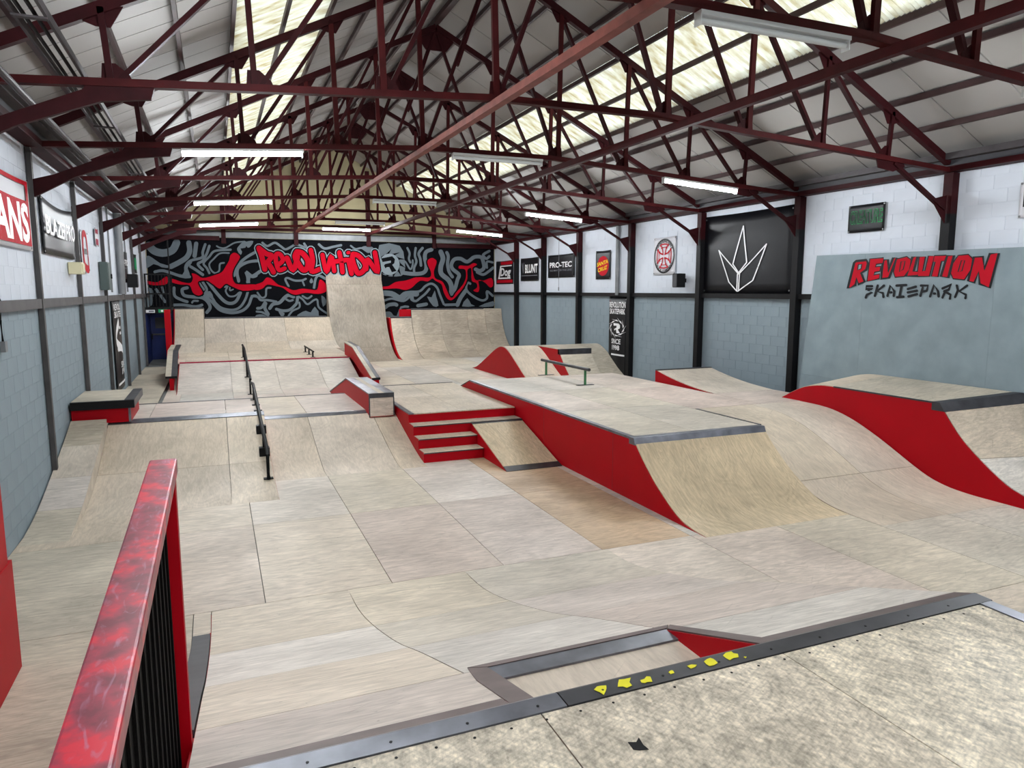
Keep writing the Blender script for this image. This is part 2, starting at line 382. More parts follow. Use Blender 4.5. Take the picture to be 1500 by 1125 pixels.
# ------------------------------------------------------------------ setting: walls
CH, CW = 2.80/13, .45                                      # block course and length
POSTS_Y = [5.1, 8.35, 11.65, 14.9, 18.15, 21.4, 24.2, 26.8]
WTOP = 5.0
def block_wall(name, x, sgn, ystart, paint_mats):
    """sgn = +1: face looks towards +x"""
    wl = struct(obj(name, MB().box(*sorted((x-sgn*.20, x-sgn*.0032)), YF, YB, -.16, 2.80, 0).box(*sorted((x-sgn*.20, x-sgn*.0032)), YF, YB, 2.80, WTOP, 1), paint_mats))
    protos = []
    for mk in paint_mats:
        me = bpy.data.meshes.new('block')
        g = .0014; hx, hy, hz = .0075, CW/2-g, CH/2-g
        b = .0025
        vs = [(-hx, -hy, -hz), (-hx, hy, -hz), (-hx, hy, hz), (-hx, -hy, hz), (hx, -hy+b, -hz+b), (hx, hy-b, -hz+b), (hx, hy-b, hz-b), (hx, -hy+b, hz-b)]
        if sgn < 0: vs = [(-v[0], v[1], v[2]) for v in vs]
        me.from_pydata(vs, [], [(4, 5, 6, 7), (0, 1, 5, 4), (1, 2, 6, 5), (2, 3, 7, 6), (3, 0, 4, 7)] if sgn > 0 else [(7, 6, 5, 4), (4, 5, 1, 0), (5, 6, 2, 1), (6, 7, 3, 2), (7, 4, 0, 3)])
        me.materials.append(M[mk]); protos.append(me)
    cells = []
    for r in range(int(WTOP/CH)):
        z = (r+.5)*CH; off = CW/2*(r % 2); y = ystart+off
        while y < YB-CW/2:
            cells.append((y, z)); y += CW
    vis = [c for c in cells if c[0] > ystart+1.2]
    vis.sort(key=lambda c: c[0]+abs(c[1]-2.6)*.9)
    ind = set(vis[:290])
    rest = {0: MB(), 1: MB()}
    for (y, z) in cells:
        k = 0 if z < 2.80 else 1
        if (y, z) in ind:
            o = bpy.data.objects.new('block', protos[k]); C.objects.link(o); o.parent = wl
            o.location = Vector((x-sgn*.006, y, z))-Vector(wl['_w'])
        else:
            me = protos[k]; rest[k].add([(v.co.x+x-sgn*.006, v.co.y+y, v.co.z+z) for v in me.vertices], [tuple(p.vertices) for p in me.polygons])
    for k in (0, 1):
        o = obj('block_courses', rest[k], paint_mats[k], wl, recalc=False); o['kind'] = 'stuff'
    return wl
WLEFT = block_wall('wall_left', XL, 1, 7.6, ['grey_wall', 'white_wall'])
WRIGHT = block_wall('wall_right', XR, -1, 5.9, ['grey_wall', 'white_wall'])
WFRONT = struct(box('wall_front', 'white_wall', None, XL-.2, XR+.2, YF-.2, YF, -.16, 8.6))
# gable wall at the back
gx = [(XL-.2, -.16), (XR+.2, -.16), (XR+.2, 5.1), (XC, rz(XC)+.3), (XL-.2, 5.1)]
WBACK = struct(obj('wall_back', MB().prism(gx, 'Y', YB, YB+.2), 'gable'))
box('grey_band', 'grey_metal', WBACK, XL, XR, YB-.06, YB-.005, 4.93, 5.13)
box('band_capping', 'tray', WBACK, XL, XR, YB-.09, YB-.005, 5.13, 5.17)
# posts and dado rails
TL = struct(bpy.data.objects.new('trim_1', None)); TR = struct(bpy.data.objects.new('trim_2', None))
for o_, x_ in ((TL, XL+.08), (TR, XR-.08)): C.objects.link(o_); o_.location = (x_, 12, 0); o_['_w'] = (x_, 12, 0)
for i, y in enumerate(POSTS_Y+[1.85, -1.4]):
    o = box('post', 'greypost', TL, XL+.012, XL+.075, y-.042, y+.042, 0, 4.86)
    box('post', 'black', TR, XR-.17, XR-.012, y-.08, y+.08, 0, 4.20)
    box('post_head', 'truss_dk', TR, XR-.17, XR-.012, y-.08, y+.08, 4.20, 4.86)
for y in (19.3, 22.6):
    box('conduit', 'grey_metal', TL, XL+.012, XL+.045, y-.018, y+.018, 2.9, 4.9)
ys = [YF]+sorted(POSTS_Y+[1.85, -1.4])+[YB]
for a, b in zip(ys, ys[1:]):
    box('dado_rail', 'greypost', TL, XL+.012, XL+.065, a+.056, b-.056, 2.70, 2.83)
    box('dado_rail', 'black', TR, XR-.10, XR-.012, a+.081, b-.081, 2.76, 2.87)
# eaves: wall plate and gutter
for sgn, x, Wl in ((1, XL, TL), (-1, XR, TR)):
    a, b = sorted((x+sgn*.012, x+sgn*.22)); box('wall_plate', 'truss_dk', Wl, a, b, YF, YB-.01, 4.87, 4.96)
    a, b = sorted((x+sgn*.012, x+sgn*.20)); box('gutter_board', 'charcoal', Wl, a, b, YF, YB-.01, 4.96, 5.14)
    a, b = sorted((x+sgn*.20, x+sgn*.34)); box('gutter_channel', 'tray', Wl, a, b, YF, YB-.01, 5.05, 5.15)
for px in (327, 433, 539, 635):
    X = at_y(px, 340, YB).x
    box('gable_post', 'truss_dk', WBACK, X-.08, X+.08, YB-.14, YB-.005, 4.70, rz(X)+.05)
for x0, x1, z in ((XL+.02, .25, 4.80), (8.7, XR-.02, 4.72)):
    box('gable_beam', 'truss_dk', WBACK, x0, x1, YB-.30, YB-.15, z, z+.16)
box('gable_beam', 'truss_dk', WBACK, .45, 8.5, YB-.26, YB-.15, 5.22, 5.32)

# ------------------------------------------------------------------ setting: roof
ceil = bpy.data.objects.new('ceiling', None); C.objects.link(ceil); ceil['_w'] = (XC, 12, 5.0); ceil.location = (XC, 12, 5.0)
struct(ceil)
PW = 3.25/3
def slope_panel(xa, xb, PW, name, corr=False):
    """one panel between xa and xb, width PW in y; returned as MB around y=0"""
    za, zb = rz(xa)+.22, rz(xb)+.22
    d = Vector((xb-xa, 0, zb-za)).normalized(); n = Vector((-d.z, 0, d.x)); n = n if n.z > 0 else -n
    mb = MB(); h = PW/2-(.004 if corr else .011)
    if corr:
        k = 14; top = []
        for i in range(k*4+1):
            y = -h+2*h*i/(k*4); top.append((y, .014*math.cos(2*math.pi*i/4)))
        a = Vector((xa, 0, za)); b = Vector((xb, 0, zb)); m = len(top)
        vs = [a+n*o+Vector((0, y, 0)) for y, o in top]+[b+n*o+Vector((0, y, 0)) for y, o in top]
        mb.add(vs, [(i, i+1, m+i+1, m+i) for i in range(m-1)])
    else:
        a = Vector((xa, 0, za)); b = Vector((xb, 0, zb)); vs = []
        for e in (a, b):
            for y, o, in ((-h, 0), (h, 0), (h, .05), (-h, .05)): vs.append(e+n*o+Vector((0, y, 0)))
        mb.add(vs, [(0,1,2,3),(7,6,5,4),(0,4,5,1),(1,5,6,2),(2,6,7,3),(3,7,4,0)])
    return mb
rowsX = [(XL-.15, SKYL[0], 0), (SKYL[0], SKYL[1], 1), (SKYL[1], XC-.01, 0), (XR+.15, SKYR[1], 0), (SKYR[1], SKYR[0], 1), (SKYR[0], XC+.01, 0)]
npan = int((YB-YF)/PW)+1
for xa, xb, sky in rowsX:
    first = None; PW = 3.25/6 if (xa < XC and not sky) else 3.25/3
    for k in range(int((YB-YF)/PW)+1):
        yc = YB-PW/2-k*PW+.02
        if first is None:
            mb = slope_panel(xa, xb, PW, '', bool(sky)); mb.v = [(v[0], v[1]+yc, v[2]) for v in mb.v]
            first = obj('rooflight_sheet' if sky else 'liner_panel', mb, 'skylight' if sky else 'panel', ceil, smooth=bool(sky), recalc=not sky)
            base = Vector(first['_w'])
        else: dup(first, ceil, (base.x, base.y-k*PW, base.z))
for s in (0, 1):                                           # backing over the panel joints
    x0, x1 = (XL-.2, XC) if s == 0 else (XR+.2, XC)
# roof covering above the liner, with openings left for the rooflights
for xa, xb, sky in rowsX:
    if sky: continue
    za, zb = rz(xa)+.30, rz(xb)+.30
    obj('roof_covering', MB().add([(xa, YF, za), (xb, YF, zb), (xb, YB, zb), (xa, YB, za), (xa, YF, za+.04), (xb, YF, zb+.04), (xb, YB, zb+.04), (xa, YB, za+.04)],
        [(0,1,2,3),(7,6,5,4),(0,4,5,1),(1,5,6,2),(2,6,7,3),(3,7,4,0)]), 'grey_metal', ceil)
PURL = [-1.62, -.95, -.27, .40, 1.13, 1.84, 2.56, 3.30, 3.95]
for x in PURL+[2*XC-p for p in PURL]:
    z = rz(x)+.155
    obj('purlin', MB().bar((x, YF+.02, z), (x, YB-.02, z), .05, .085), 'purlin', ceil)
obj('ridge_purlin', MB().bar((XC, YF+.02, rz(XC)+.10), (XC, YB-.02, rz(XC)+.10), .12, .10), 'purlin', ceil)

# ------------------------------------------------------------------ roof trusses
ordn = ['overhead, out of view behind the first', 'behind the viewpoint', 'nearest the camera', 'second from the camera', 'third from the camera', 'fourth from the camera', 'fifth from the camera', 'sixth from the camera', 'seventh from the camera', 'farthest, nearest the mural']
XN = [-.85, .50, 1.88, 3.25]
def cz(x):
    x = x if x < XC else 2*XC-x
    return 4.90+(x+2.1)/(3.3+2.1)*.35 if x < 3.3 else 5.25
for i, y in enumerate([1.85, -1.4]+POSTS_Y):  # first two stand out of view, the rear one carries the added battens
    t = thing('roof_truss', 'dark red riveted steel roof truss, '+ordn[i], 'roof truss', (XC, y, 4.86), 'roof trusses')
    for s in (0, 1):
        f = (lambda x: x) if s == 0 else (lambda x: 2*XC-x)
        xe = f(-2.25)
        obj('rafter', MB().bar((xe, y, rz(xe)), (XC, y, rz(XC)), .09, .11, (0, 0, 1)), 'truss_dk', t)
        obj('bottom_chord', MB().bar((xe, y, 4.90), (f(3.3), y, 5.25), .10, .075), 'truss', t)
        for k, x in enumerate(XN):
            X = f(x)
            obj('vertical_web', MB().bar((X, y-.02, cz(X)), (f(x-.05), y-.02, rz(f(x-.05))), .075 if k > 1 else .06, .05, (0, 1, 0)), 'truss' if k > 1 else 'truss_dk', t)  # central verticals take the lighter copy, brighter light put into their colour
            nx = f(XN[k+1]-.05) if k < 3 else XC
            obj('diagonal_web', MB().bar((f(x+.05), y+.03, cz(X)+.02), (nx, y+.03, rz(nx)-.02), .05, .075, (0, 1, 0)), 'truss_dk', t)
            g = [(f(x-.09), cz(X)-.02), (f(x+.22), cz(X)-.02), (f(x+.17), cz(X)+.10), (f(x+.05), cz(X)+.20), (f(x-.07), cz(X)+.19)]
            obj('gusset_plate', MB().prism(g, 'Y', y-.006, y+.006), 'truss_dk', t)
            g = [(f(x-.25), rz(f(x-.25))-.03), (f(x+.18), rz(f(x+.18))-.03), (f(x+.03), rz(X)-.20), (f(x-.10), rz(X)-.20)]
            obj('gusset_plate', MB().prism(g, 'Y', y-.006, y+.006), 'truss_dk', t)
        if True:
            kb = [(f(-.45), 5.02), (f(-.5), 4.86), (f(-.95), 4.80), (f(-1.7), 4.50), (f(-2.28), 4.16), (f(-2.28), 4.42), (f(-1.95), 4.52), (f(-1.1), 4.90), (f(-1.05), 4.98)]
            if s == 0: obj('knee_brace', MB().prism(kb, 'Y', y-.03, y+.03), 'truss_dk', t)
            else:
                obj('knee_brace', MB().bar((f(-1.0), y, 4.93), (f(-2.22), y, 4.27), .05, .08, (0, 1, 0)), 'truss_dk', t)
                obj('knee_gusset', MB().prism([(f(-.62), 5.02), (f(-.68), 4.84), (f(-1.0), 4.80), (f(-1.25), 4.88), (f(-1.2), 5.0)], 'Y', y-.01, y+.01), 'truss_dk', t)
                obj('knee_gusset', MB().prism([(f(-2.26), 4.50), (f(-2.26), 4.05), (f(-1.92), 4.42)], 'Y', y-.01, y+.01), 'truss_dk', t)
    obj('bottom_chord', MB().bar((3.3, y, 5.25), (2*XC-3.3, y, 5.25), .10, .075), 'truss', t)
    ap = rz(XC)
    for s in (-1, 1): obj('apex_web', MB().bar((XC, y, ap-.05), (XC+s*.62, y, 6.6), .05, .06, (0, 1, 0)), 'truss_dk', t)
    obj('apex_gusset', MB().prism([(XC-.40, ap-.22), (XC, ap), (XC+.40, ap-.22), (XC+.22, ap-.46), (XC-.22, ap-.46)], 'Y', y-.012, y+.012), 'truss_dk', t)
# runners tying the trusses together along the hall
tag(obj('runner_beam', MB().bar((3.30, 1.9, 5.165), (3.0, 28.6, 5.165), .10, .085), 'pink'), 'faded pinkish red runner beam under the trusses, left of the ridge', 'beam')
tag(obj('runner_beam', MB().bar((5.95, 1.9, 5.155), (5.75, 29.3, 5.155), .08, .10), 'truss'), 'dark red angle runner under the trusses, right of the ridge', 'beam')
tag(obj('conduit_pipe', MB().tube([(-1.62, YF+.1, 4.83), (-1.62, 26.8, 4.83)], .034, 10), 'tray', smooth=True), 'grey round pipe running along the hall under the left ends of the trusses', 'pipe')
ct = thing('cable_tray', 'dark slotted cable tray running along the left side of the roof', 'cable tray', (-1.2, 12, 5.0))
for dx in (-.11, .11): box('tray_edge', 'tray', ct, -1.2+dx-.012, -1.2+dx+.012, YF+.1, 28, 5.02, 5.09)
for dx in (-.05, .03): obj('cable', MB().tube([(-1.2+dx, YF+.1, 5.05), (-1.2+dx, 28, 5.05)], .018, 6), 'black', ct, smooth=True)
for k in range(14): box('tray_hanger', 'tray', ct, -1.32, -1.08, .7+k*2-.03, .7+k*2+.03, 5.005, 5.02)

# ------------------------------------------------------------------ fluorescent battens
def batten(x0, x1, y, lit, label):
    z0, z1 = cz(x0)-.055, cz(x1)-.055
    t = thing('fluorescent_light', label, 'light', ((x0+x1)/2, y, min(z0, z1)-.1), 'fluorescent battens')
    hs = obj('batten_housing', MB().bar((x0, y, z0), (x1, y, z1), .10, .035), 'housing', t)
    a, b = Vector((x0+.01, y, z0-.055)), Vector((x1-.01, y, z1-.055))
    obj('diffuser', MB().tube([a, b], .027, 12), 'tube' if lit else 'tube_off', t, smooth=True)
    for e in (a, b): obj('end_cap', MB().bar(e-(b-a).normalized()*.012, e+(b-a).normalized()*.0, .09, .09), 'housing', hs)
where = {5.1: 'nearest truss', 8.35: 'second truss', 11.65: 'third truss', 18.15: 'fifth truss', 24.2: 'seventh truss', 26.8: 'last truss', -1.4: 'unseen truss behind the viewer, added to light the foreground', 1.85: 'truss overhead'}
for y in (-1.4, 5.1, 11.65, 18.15, 24.2):  # rearmost pair is out of view, added to brighten the foreground
    batten(-.35, 1.36, y, True, 'lit white fluorescent batten on the left half of the '+where[y])
    batten(7.92, 9.65, y, True, 'lit white fluorescent batten on the right half of the '+where[y])
for y in (5.1, 11.65, 18.15): batten(3.76, 5.40, y, False, 'unlit fluorescent batten at the middle of the '+where[y])
batten(3.69, 5.44, 26.8, True, 'lit white fluorescent batten at the middle of the last truss')
batten(3.76, 5.40, 24.2, False, 'unlit fluorescent batten at the middle of the seventh truss')

# ------------------------------------------------------------------ camera-side platform and roll-in
pf = thing('viewing_platform', 'scuffed plywood platform with steel edging in the foreground', 'ramp platform', (1.8, .5, 0))
ZP, YP = 1.30, 2.47
PX0, PX1 = -.18, 3.76
QP = smooth_prof([(6.83, 0), (6.26, .045), (5.62, .19), (4.74, .46), (4.05, .72), (3.22, 1.02), (YP, ZP-.01)], 4)
i322 = max(i for i, p in enumerate(QP) if p[0] >= 3.219)
QA, QB = QP[:i322+1], QP[i322:]
def edge_x(y): return PX1+.03+(y-YP)/(6.83-YP)*.22
def skew(objs, xlim=3.8):
    for o in objs:
        w0 = Vector(o['_w'])
        for v in o.data.vertices:
            if v.co.x+w0.x > xlim: v.co.x = edge_x(v.co.y+w0.y)-w0.x
A = arc(QA)[-1]
qs = sheets(pf, QA, PX0, 3.85, 'ply', rows=[0, 1.30, 2.55, A], cols=[PX0, 1.07, 2.29, 3.85])
qs += sheets(pf, QB, PX0, 1.12, 'ply', cols=[PX0, 1.12]) + sheets(pf, QB, 2.30, 3.85, 'ply', cols=[2.30, 3.85])
skew(qs)
so = [obj('side_panel', MB().prism([(p[0], p[1]-.03) for p in QP]+[(YP, 0)], 'X', 3.83, 3.845), 'red', pf)]
skew(so)
# deck of the platform
for xa, xb in ((PX0, 1.10), (1.10, 2.32), (2.32, PX1-.10)):
    for ya, yb in ((-3.0, .0), (.0, YP-.115)):
        box('deck_sheet', 'ply_deck', pf, xa+.003, xb-.003, ya+.003, yb-.003, ZP-.02, ZP)
box('platform_frame', 'red', pf, PX0, PX1-.02, -3.0, YP-.02, .0, ZP-.022)
# steel coping: two lengths in front, one down the right side
def coping_poly(): return [(YP-.115, ZP-.018), (YP-.115, ZP+.006), (YP-.02, ZP+.008), (YP+.004, ZP-.004), (YP+.004, ZP-.05), (YP-.02, ZP-.05)]
obj('coping', MB().prism(coping_poly(), 'X', PX0, 1.215), 'steel', pf)
obj('coping', MB().prism(coping_poly(), 'X', 1.221, PX1-.0), 'steel_dk', pf)
obj('coping', MB().prism([(PX1-.10, ZP-.018), (PX1-.10, ZP+.006), (PX1-.015, ZP+.006), (PX1+.015, ZP-.03), (PX1+.015, ZP-.06)], 'Y', -3.0, YP-.118), 'steel', pf)
def on_qp(y): 
    for a, b in zip(QP, QP[1:]):
        if b[0] <= y <= a[0]: t = (y-a[0])/(b[0]-a[0]+1e-9); return a[1]+(b[1]-a[1])*t
    return ZP
def qp_quad(name, pts, mat, lift=.005, th=.008):           # flat plate lying on the slope
    top = [(x, y, on_qp(y)+lift) for x, y in pts]; bot = [(x, y, on_qp(y)-th) for x, y in pts]; n = len(pts)
    return obj(name, MB().add(top+bot, [tuple(range(n)), tuple(range(2*n-1, n-1, -1))]+[(i, i+n, (i+1) % n+n, (i+1) % n) for i in range(n)]), mat, pf)
for xa, xb in ((PX0, 1.02), (2.40, PX1+.02)): qp_quad('edge_strip', [(xa, YP+.006), (xb, YP+.006), (xb, YP+.11), (xa, YP+.11)], 'steel_br')
qp_quad('edge_strip', [(1.02, YP+.006), (1.125, YP+.006), (1.20, 3.22), (1.20, 3.31), (1.12, 3.31), (1.06, 3.0)], 'steel_br')
qp_quad('edge_strip', [(1.20, 3.225), (2.30, 3.225), (2.37, 3.31), (1.12, 3.31)], 'steel_br', .007)
qp_quad('edge_strip', [(2.30, YP+.006), (2.40, YP+.006), (2.38, 3.31), (2.30, 3.22)], 'steel_br', .006)
# recessed step behind the coping
zf = 1.01
box('recess_floor', 'ply_ramp', pf, 1.14, 2.29, YP-.01, 3.10, zf-.02, zf)
box('recess_lip', 'steel', pf, 1.14, 2.29, 3.10, 3.222, zf-.02, zf+.012)
obj('recess_side', MB().prism([(YP, zf), (3.215, zf), (3.215, on_qp(3.215)-.004), (YP, ZP-.012)], 'X', 2.29, 2.30), 'red', pf)
obj('recess_side', MB().prism([(YP, zf), (3.215, zf), (3.215, on_qp(3.215)-.004), (YP, ZP-.012)], 'X', 1.12, 1.132), 'red', pf)
box('recess_back', 'red', pf, 1.132, 2.29, YP-.02, YP-.008, zf, ZP-.05)
# chipped yellow hazard marks on the dark coping
rnd = random.Random(3)
for X, Y, w_ in ((655, 425, 34), (765, 395, 34), (870, 380, 26), (990, 342, 12), (1088, 312, 20), (1178, 290, 28), (1275, 262, 34), (1343, 270, 7)):
    c = at_z(680+X/3.26, 880+Y/3.26, ZP+.008); r = w_/3.26/330
    poly = []
    for k in range(9):
        a = 2*math.pi*k/9; q = r*rnd.uniform(.45, 1.25)
        poly.append((c.x+math.cos(a)*q*1.2+math.sin(a)*q*.5, max(YP-.108, min(YP-.024, c.y+math.sin(a)*q*1.1))))
    obj('yellow_paint_mark', MB().prism(poly, 'Z', ZP+.0078, ZP+.0092), 'yellow', pf)
# screws on the deck and coping
for k in range(26):
    x = PX0+.1+k*.148
    for yy in (YP-.16, YP-.075)[:1 if k % 2 else 2]:
        obj('screw_head', MB().tube([(x, yy, ZP+.0005), (x, yy, ZP+.0095 if yy > YP-.11 else ZP+.002)], .006, 6), 'black', pf)
# dark tape patch on the deck
c = at_z(934, 1092, ZP)
obj('black_patch', MB().prism([(c.x+dx*.04, c.y+dy*.04) for dx, dy in ((-.6, .7), (.1, .4), (.7, .9), (.5, -.2), (.6, -.9), (-.2, -.7), (-.7, -.4))], 'Z', ZP+.0005, ZP+.0025), 'black', pf)
# grey strip closing the left edge of the roll-in
lp = [p for p in QP if 3.15 <= p[0] <= 6.3]
obj('edge_cover', MB().prism([(p[0], p[1]+.008) for p in lp]+[(lp[-1][0], lp[-1][1]-.05)]+[(p[0], p[1]-.03) for p in lp[::-1]], 'X', PX0-.14, PX0-.004), 'charcoal', pf)
obj('side_panel', MB().prism([(p[0], p[1]-.03) for p in QP]+[(YP, 0)], 'X', PX0-.012, PX0), 'red', pf)

# red barrier at the left of the platform
bt = thing('safety_barrier', 'worn red box-section barrier rail with black mesh infill in the left foreground', 'barrier', (-.25, 1.5, 0))
ZT = 2.28
def rail_z(y): return 2.28+(y-3.09)*.067
xs0, xs1 = (-.276, -.175), (-.324, -.224)                 # rail edges at y=3.10 and y=-.60
vs = [(xs1[0], -.6, rail_z(-.6)-.06), (xs1[1], -.6, rail_z(-.6)-.06), (xs0[1], 3.10, rail_z(3.1)-.06), (xs0[0], 3.10, rail_z(3.1)-.06)]
vs += [(v[0], v[1], v[2]+.06) for v in vs]
obj('top_rail', MB().add(vs, [(0,3,2,1),(4,5,6,7),(0,1,5,4),(1,2,6,5),(2,3,7,6),(3,0,4,7)]), 'red_worn', bt, bevel=.007)
obj('end_post', MB().prism([(-.262, 0), (-.182, 0), (-.182, 2.215), (-.262, 2.215)], 'Y', 3.0, 3.07), 'red', bt)
obj('end_post', MB().prism([(-.305, 0), (-.235, 0), (-.235, 1.97), (-.305, 1.97)], 'Y', -.55, -.48), 'red', bt)
obj('bottom_rail', MB().bar((-.275, -.47, .13), (-.225, 2.99, .13), .05, .06), 'red', bt)
obj('mesh_panel', MB().add([(-.279, -.47, .17), (-.229, 2.995, .17), (-.229, 2.995, 2.20), (-.279, -.47, 1.97), (-.287, -.47, .17), (-.237, 2.995, .17), (-.237, 2.995, 2.20), (-.287, -.47, 1.97)], [(0,1,2,3),(7,6,5,4),(0,4,5,1),(1,5,6,2),(2,6,7,3),(3,7,4,0)]), 'rubber', bt)
for k in range(30):
    y = -.44+k*.117; x = -.2745+(y+.47)*.01443
    obj('mesh_rib', MB().bar((x, y, .17), (x, y, rail_z(y)-.07), .008, .03, (0, 1, 0)), 'rubber', bt)
# red box against the left wall
rb = thing('red_cabinet', 'tall red painted box at the left edge of the view', 'cabinet', (-2.0, 5, 0))
box('base', 'red', rb, XL+.02, -1.56, 2.5, 6.36, 0, .88); box('upper_box', 'red', rb, XL+.02, -1.568, 2.5, 6.28, .881, 2.15)

# ------------------------------------------------------------------ banks below the first deck
Z1 = .60
ZL, YL = .78, 13.35
b1 = thing('bank_ramp', 'wide plywood bank ramp beside the left wall, left of the long black handrail', 'ramp', (-.8, 12.5, 0))
pl = smooth_prof([(10.3, 0), (11.0, .07), (11.8, .24), (12.6, .50), (YL, ZL)], 4)
sheets(b1, pl, -1.75, .70, 'ply_ramp', cols=[-1.75, .07, .70], rows=[0, 1.5, arc(pl)[-1]-.12])
pll = smooth_prof([(9.5, 0), (10.5, .13), (11.85, .47), (12.6, .68), (13.14, .855)], 4)
sheets(b1, pll, XL+.02, -1.75, 'ply_ramp', cols=[XL+.02, -1.75], rows=[0, 1.0, 1.9, 2.9, arc(pll)[-1]], mats=['ply_grey', 'ply', 'ply_ramp', 'ply_grey'])
side(b1, pll, -1.752, 'ply_ramp', 0, .002, 'side_panel', .0)
strip(b1, 'coping', [(YL-.11, ZL-.038), (YL, ZL), (YL+.07, ZL)], -1.75, .70, 'steel')
sheets(b1, [(YL+.08, ZL), (15.1, ZL)], XL+.02, .70, 'ply', cols=[XL+.02, -1.15, .07, .70])
strip(b1, 'edge_strip', [(15.1, ZL), (15.16, ZL), (15.18, ZL-.02)], XL+.02, .70, 'steel_dk')
sheets(b1, [(15.18, ZL-.01), (17.0, ZB)], -1.3, .70, 'ply_ramp')
side(b1, pl+[(15.16, ZL), (17.0, ZB)], .695, 'red', 0, .005)
b2 = thing('bank_ramp', 'plywood bank ramp between the long black handrail and the red stairs', 'ramp', (2, 12.5, 0))
pr = smooth_prof([(11.35, 0), (11.8, .05), (12.6, .245), (13.85, Z1)], 4)
sheets(b2, pr, .70, 3.165, 'ply_ramp', cols=[.70, 1.5, 2.72, 3.165], rows=[0, arc(pr)[-1]-.12])
strip(b2, 'coping', [(13.73, Z1-.034), (13.85, Z1), (13.93, Z1)], .70, 2.62, 'steel')
sheets(b2, [(13.94, Z1), (16.38, Z1)], .70, 3.165, 'ply')
strip(b2, 'edge_strip', [(16.38, Z1), (16.44, Z1), (16.46, Z1-.02)], .70, 3.165, 'steel_dk')
sheets(b2, [(16.46, Z1-.01), (18.0, ZB)], .70, 3.165, 'ply_ramp')
# low ledge box against the left wall
lb = thing('grind_box', 'low ledge box with black edging and red base against the left wall', 'skate box', (-1.8, 13.9, ZL))
BZ = 1.15
box('base', 'red', lb, XL+.03, -1.40, 13.20, 14.56, ZL, 1.03)
box('edging', 'black', lb, XL+.03, -1.33, 13.12, 13.20, 1.02, BZ); box('edging', 'steel_dk', lb, -1.48, -1.33, 13.201, 14.62, 1.03, BZ+.003)
box('top_board', 'ply_grey', lb, XL+.03, -1.482, 13.201, 14.60, 1.03, BZ)
box('corner_trim', 'steel', lb, -1.43, -1.395, 13.185, 13.198, ZL, 1.02)

# ------------------------------------------------------------------ stairs with wedge
st = thing('stair_set', 'red four-step stair set with plywood treads and landing', 'stairs', (4.2, 13, 0))
SX0, SX1 = 3.17, 5.28; R_, T_ = .175, .335
for k in range(4):
    y0 = 11.60+k*T_; x1 = 4.26 if k < 2 else SX1
    z0, z1 = k*R_, (k+1)*R_
    if k < 3:
        x1 = 4.26 if k < 2 else SX1
        box('riser', 'red', st, SX0+.012, x1, y0, y0+.018, z0 if k else 0.0, z1-.016)
        box('tread', 'ply_ramp', st, SX0-.0, x1, y0-.025, y0+T_+.016, z1-.016, z1)
        box('tread_nosing', 'steel_dk', st, SX0-.002, x1, y0-.03, y0-.0255, z1-.017, z1+.001)
    else: box('riser', 'red', st, SX0+.012, SX1, y0, y0+.018, z0, z1-.02)
YT = 11.60+3*T_
sheets(st, [(YT-.02, .70), (16.55, .70)], SX0+.09, SX1, 'ply_ramp', cols=[SX0+.09, 4.2, SX1], rows=[0, 2.0, 16.55-YT+.02])
box('edge_angle', 'steel', st, SX0-.004, SX0+.09, YT-.025, 16.55, .685, .706)
box('edge_angle', 'steel_dk', st, SX0-.004, SX1, 16.55, 16.62, .67, .706)
prof_st = [(11.60, 0), (11.60, R_), (11.60+T_, R_), (11.60+T_, 2*R_), (11.60+2*T_, 2*R_), (11.60+2*T_, 3*R_), (YT, 3*R_), (YT, .685), (16.6, .685), (16.6, 0)]
obj('stringer', MB().prism(prof_st, 'X', SX0-.002, SX0+.012), 'red', st)
obj('stringer', MB().prism([(11.60, 0), (11.60, R_-.016), (11.60+T_, R_-.016), (11.60+T_, 2*R_-.016), (11.60+2*T_, 2*R_-.016), (12.3, 0)], 'X', 4.255, 4.26), 'red', st)
box('back_panel', 'red', st, SX0, SX1, 16.60, 16.615, 0, .685)
wd = thing('kicker_wedge', 'small plywood kicker wedge with steel lips leaning on the stairs', 'ramp', (4.8, 11.4, 0))
wp = [(10.50, .004), (12.29, 3*R_)]
sheets(wd, wp, 4.265, 5.275, 'ply_tan', rows=[.17, arc(wp)[-1]-.10], cols=[4.265, 5.275])
strip(wd, 'steel_lip', [(10.50, .004), (10.66, .051)], 4.265, 5.275, 'steel_dk', .012, .003)
strip(wd, 'steel_lip', [(12.19, 3*R_-.029), (12.29, 3*R_+.001)], 4.265, 5.275, 'steel_dk', .012, .003)
side(wd, wp, 4.262, 'red', 0, .012)
side(wd, wp, 5.262, 'red', 0, .012)
# ledge along the landing
l1 = thing('grind_ledge', 'steel-topped ledge with red sides between the first deck and the stair landing', 'ledge', (2.87, 15, Z1))
LX0, LX1, LZ = 2.62, 3.11, .985
lprof = [(13.50, .52), (13.50, LZ-.06), (13.53, LZ-.025), (16.1, LZ-.025), (18.75, ZB+.02), (18.4, ZB+.01), (16.4, Z1-.02), (13.9, Z1-.02)]
obj('body', MB().prism(lprof, 'X', LX0+.015, LX1-.015), 'red', l1)
for a, b, m_ in ((LX0, LX0+.19, 'steel'), (LX0+.19, LX1-.19, 'ply_grey'), (LX1-.19, LX1, 'steel')):
    strip(l1, 'top_strip', [(13.48, LZ), (16.12, LZ), (18.72, ZB+.05)], a, b, m_, .024, .0)
box('front_board', 'ply', l1, LX0+.02, LX1-.02, 13.485, 13.50, .535, LZ-.09)
box('front_cap', 'steel_dk', l1, LX0, LX1, 13.475, 13.50, LZ-.09, LZ-.001)
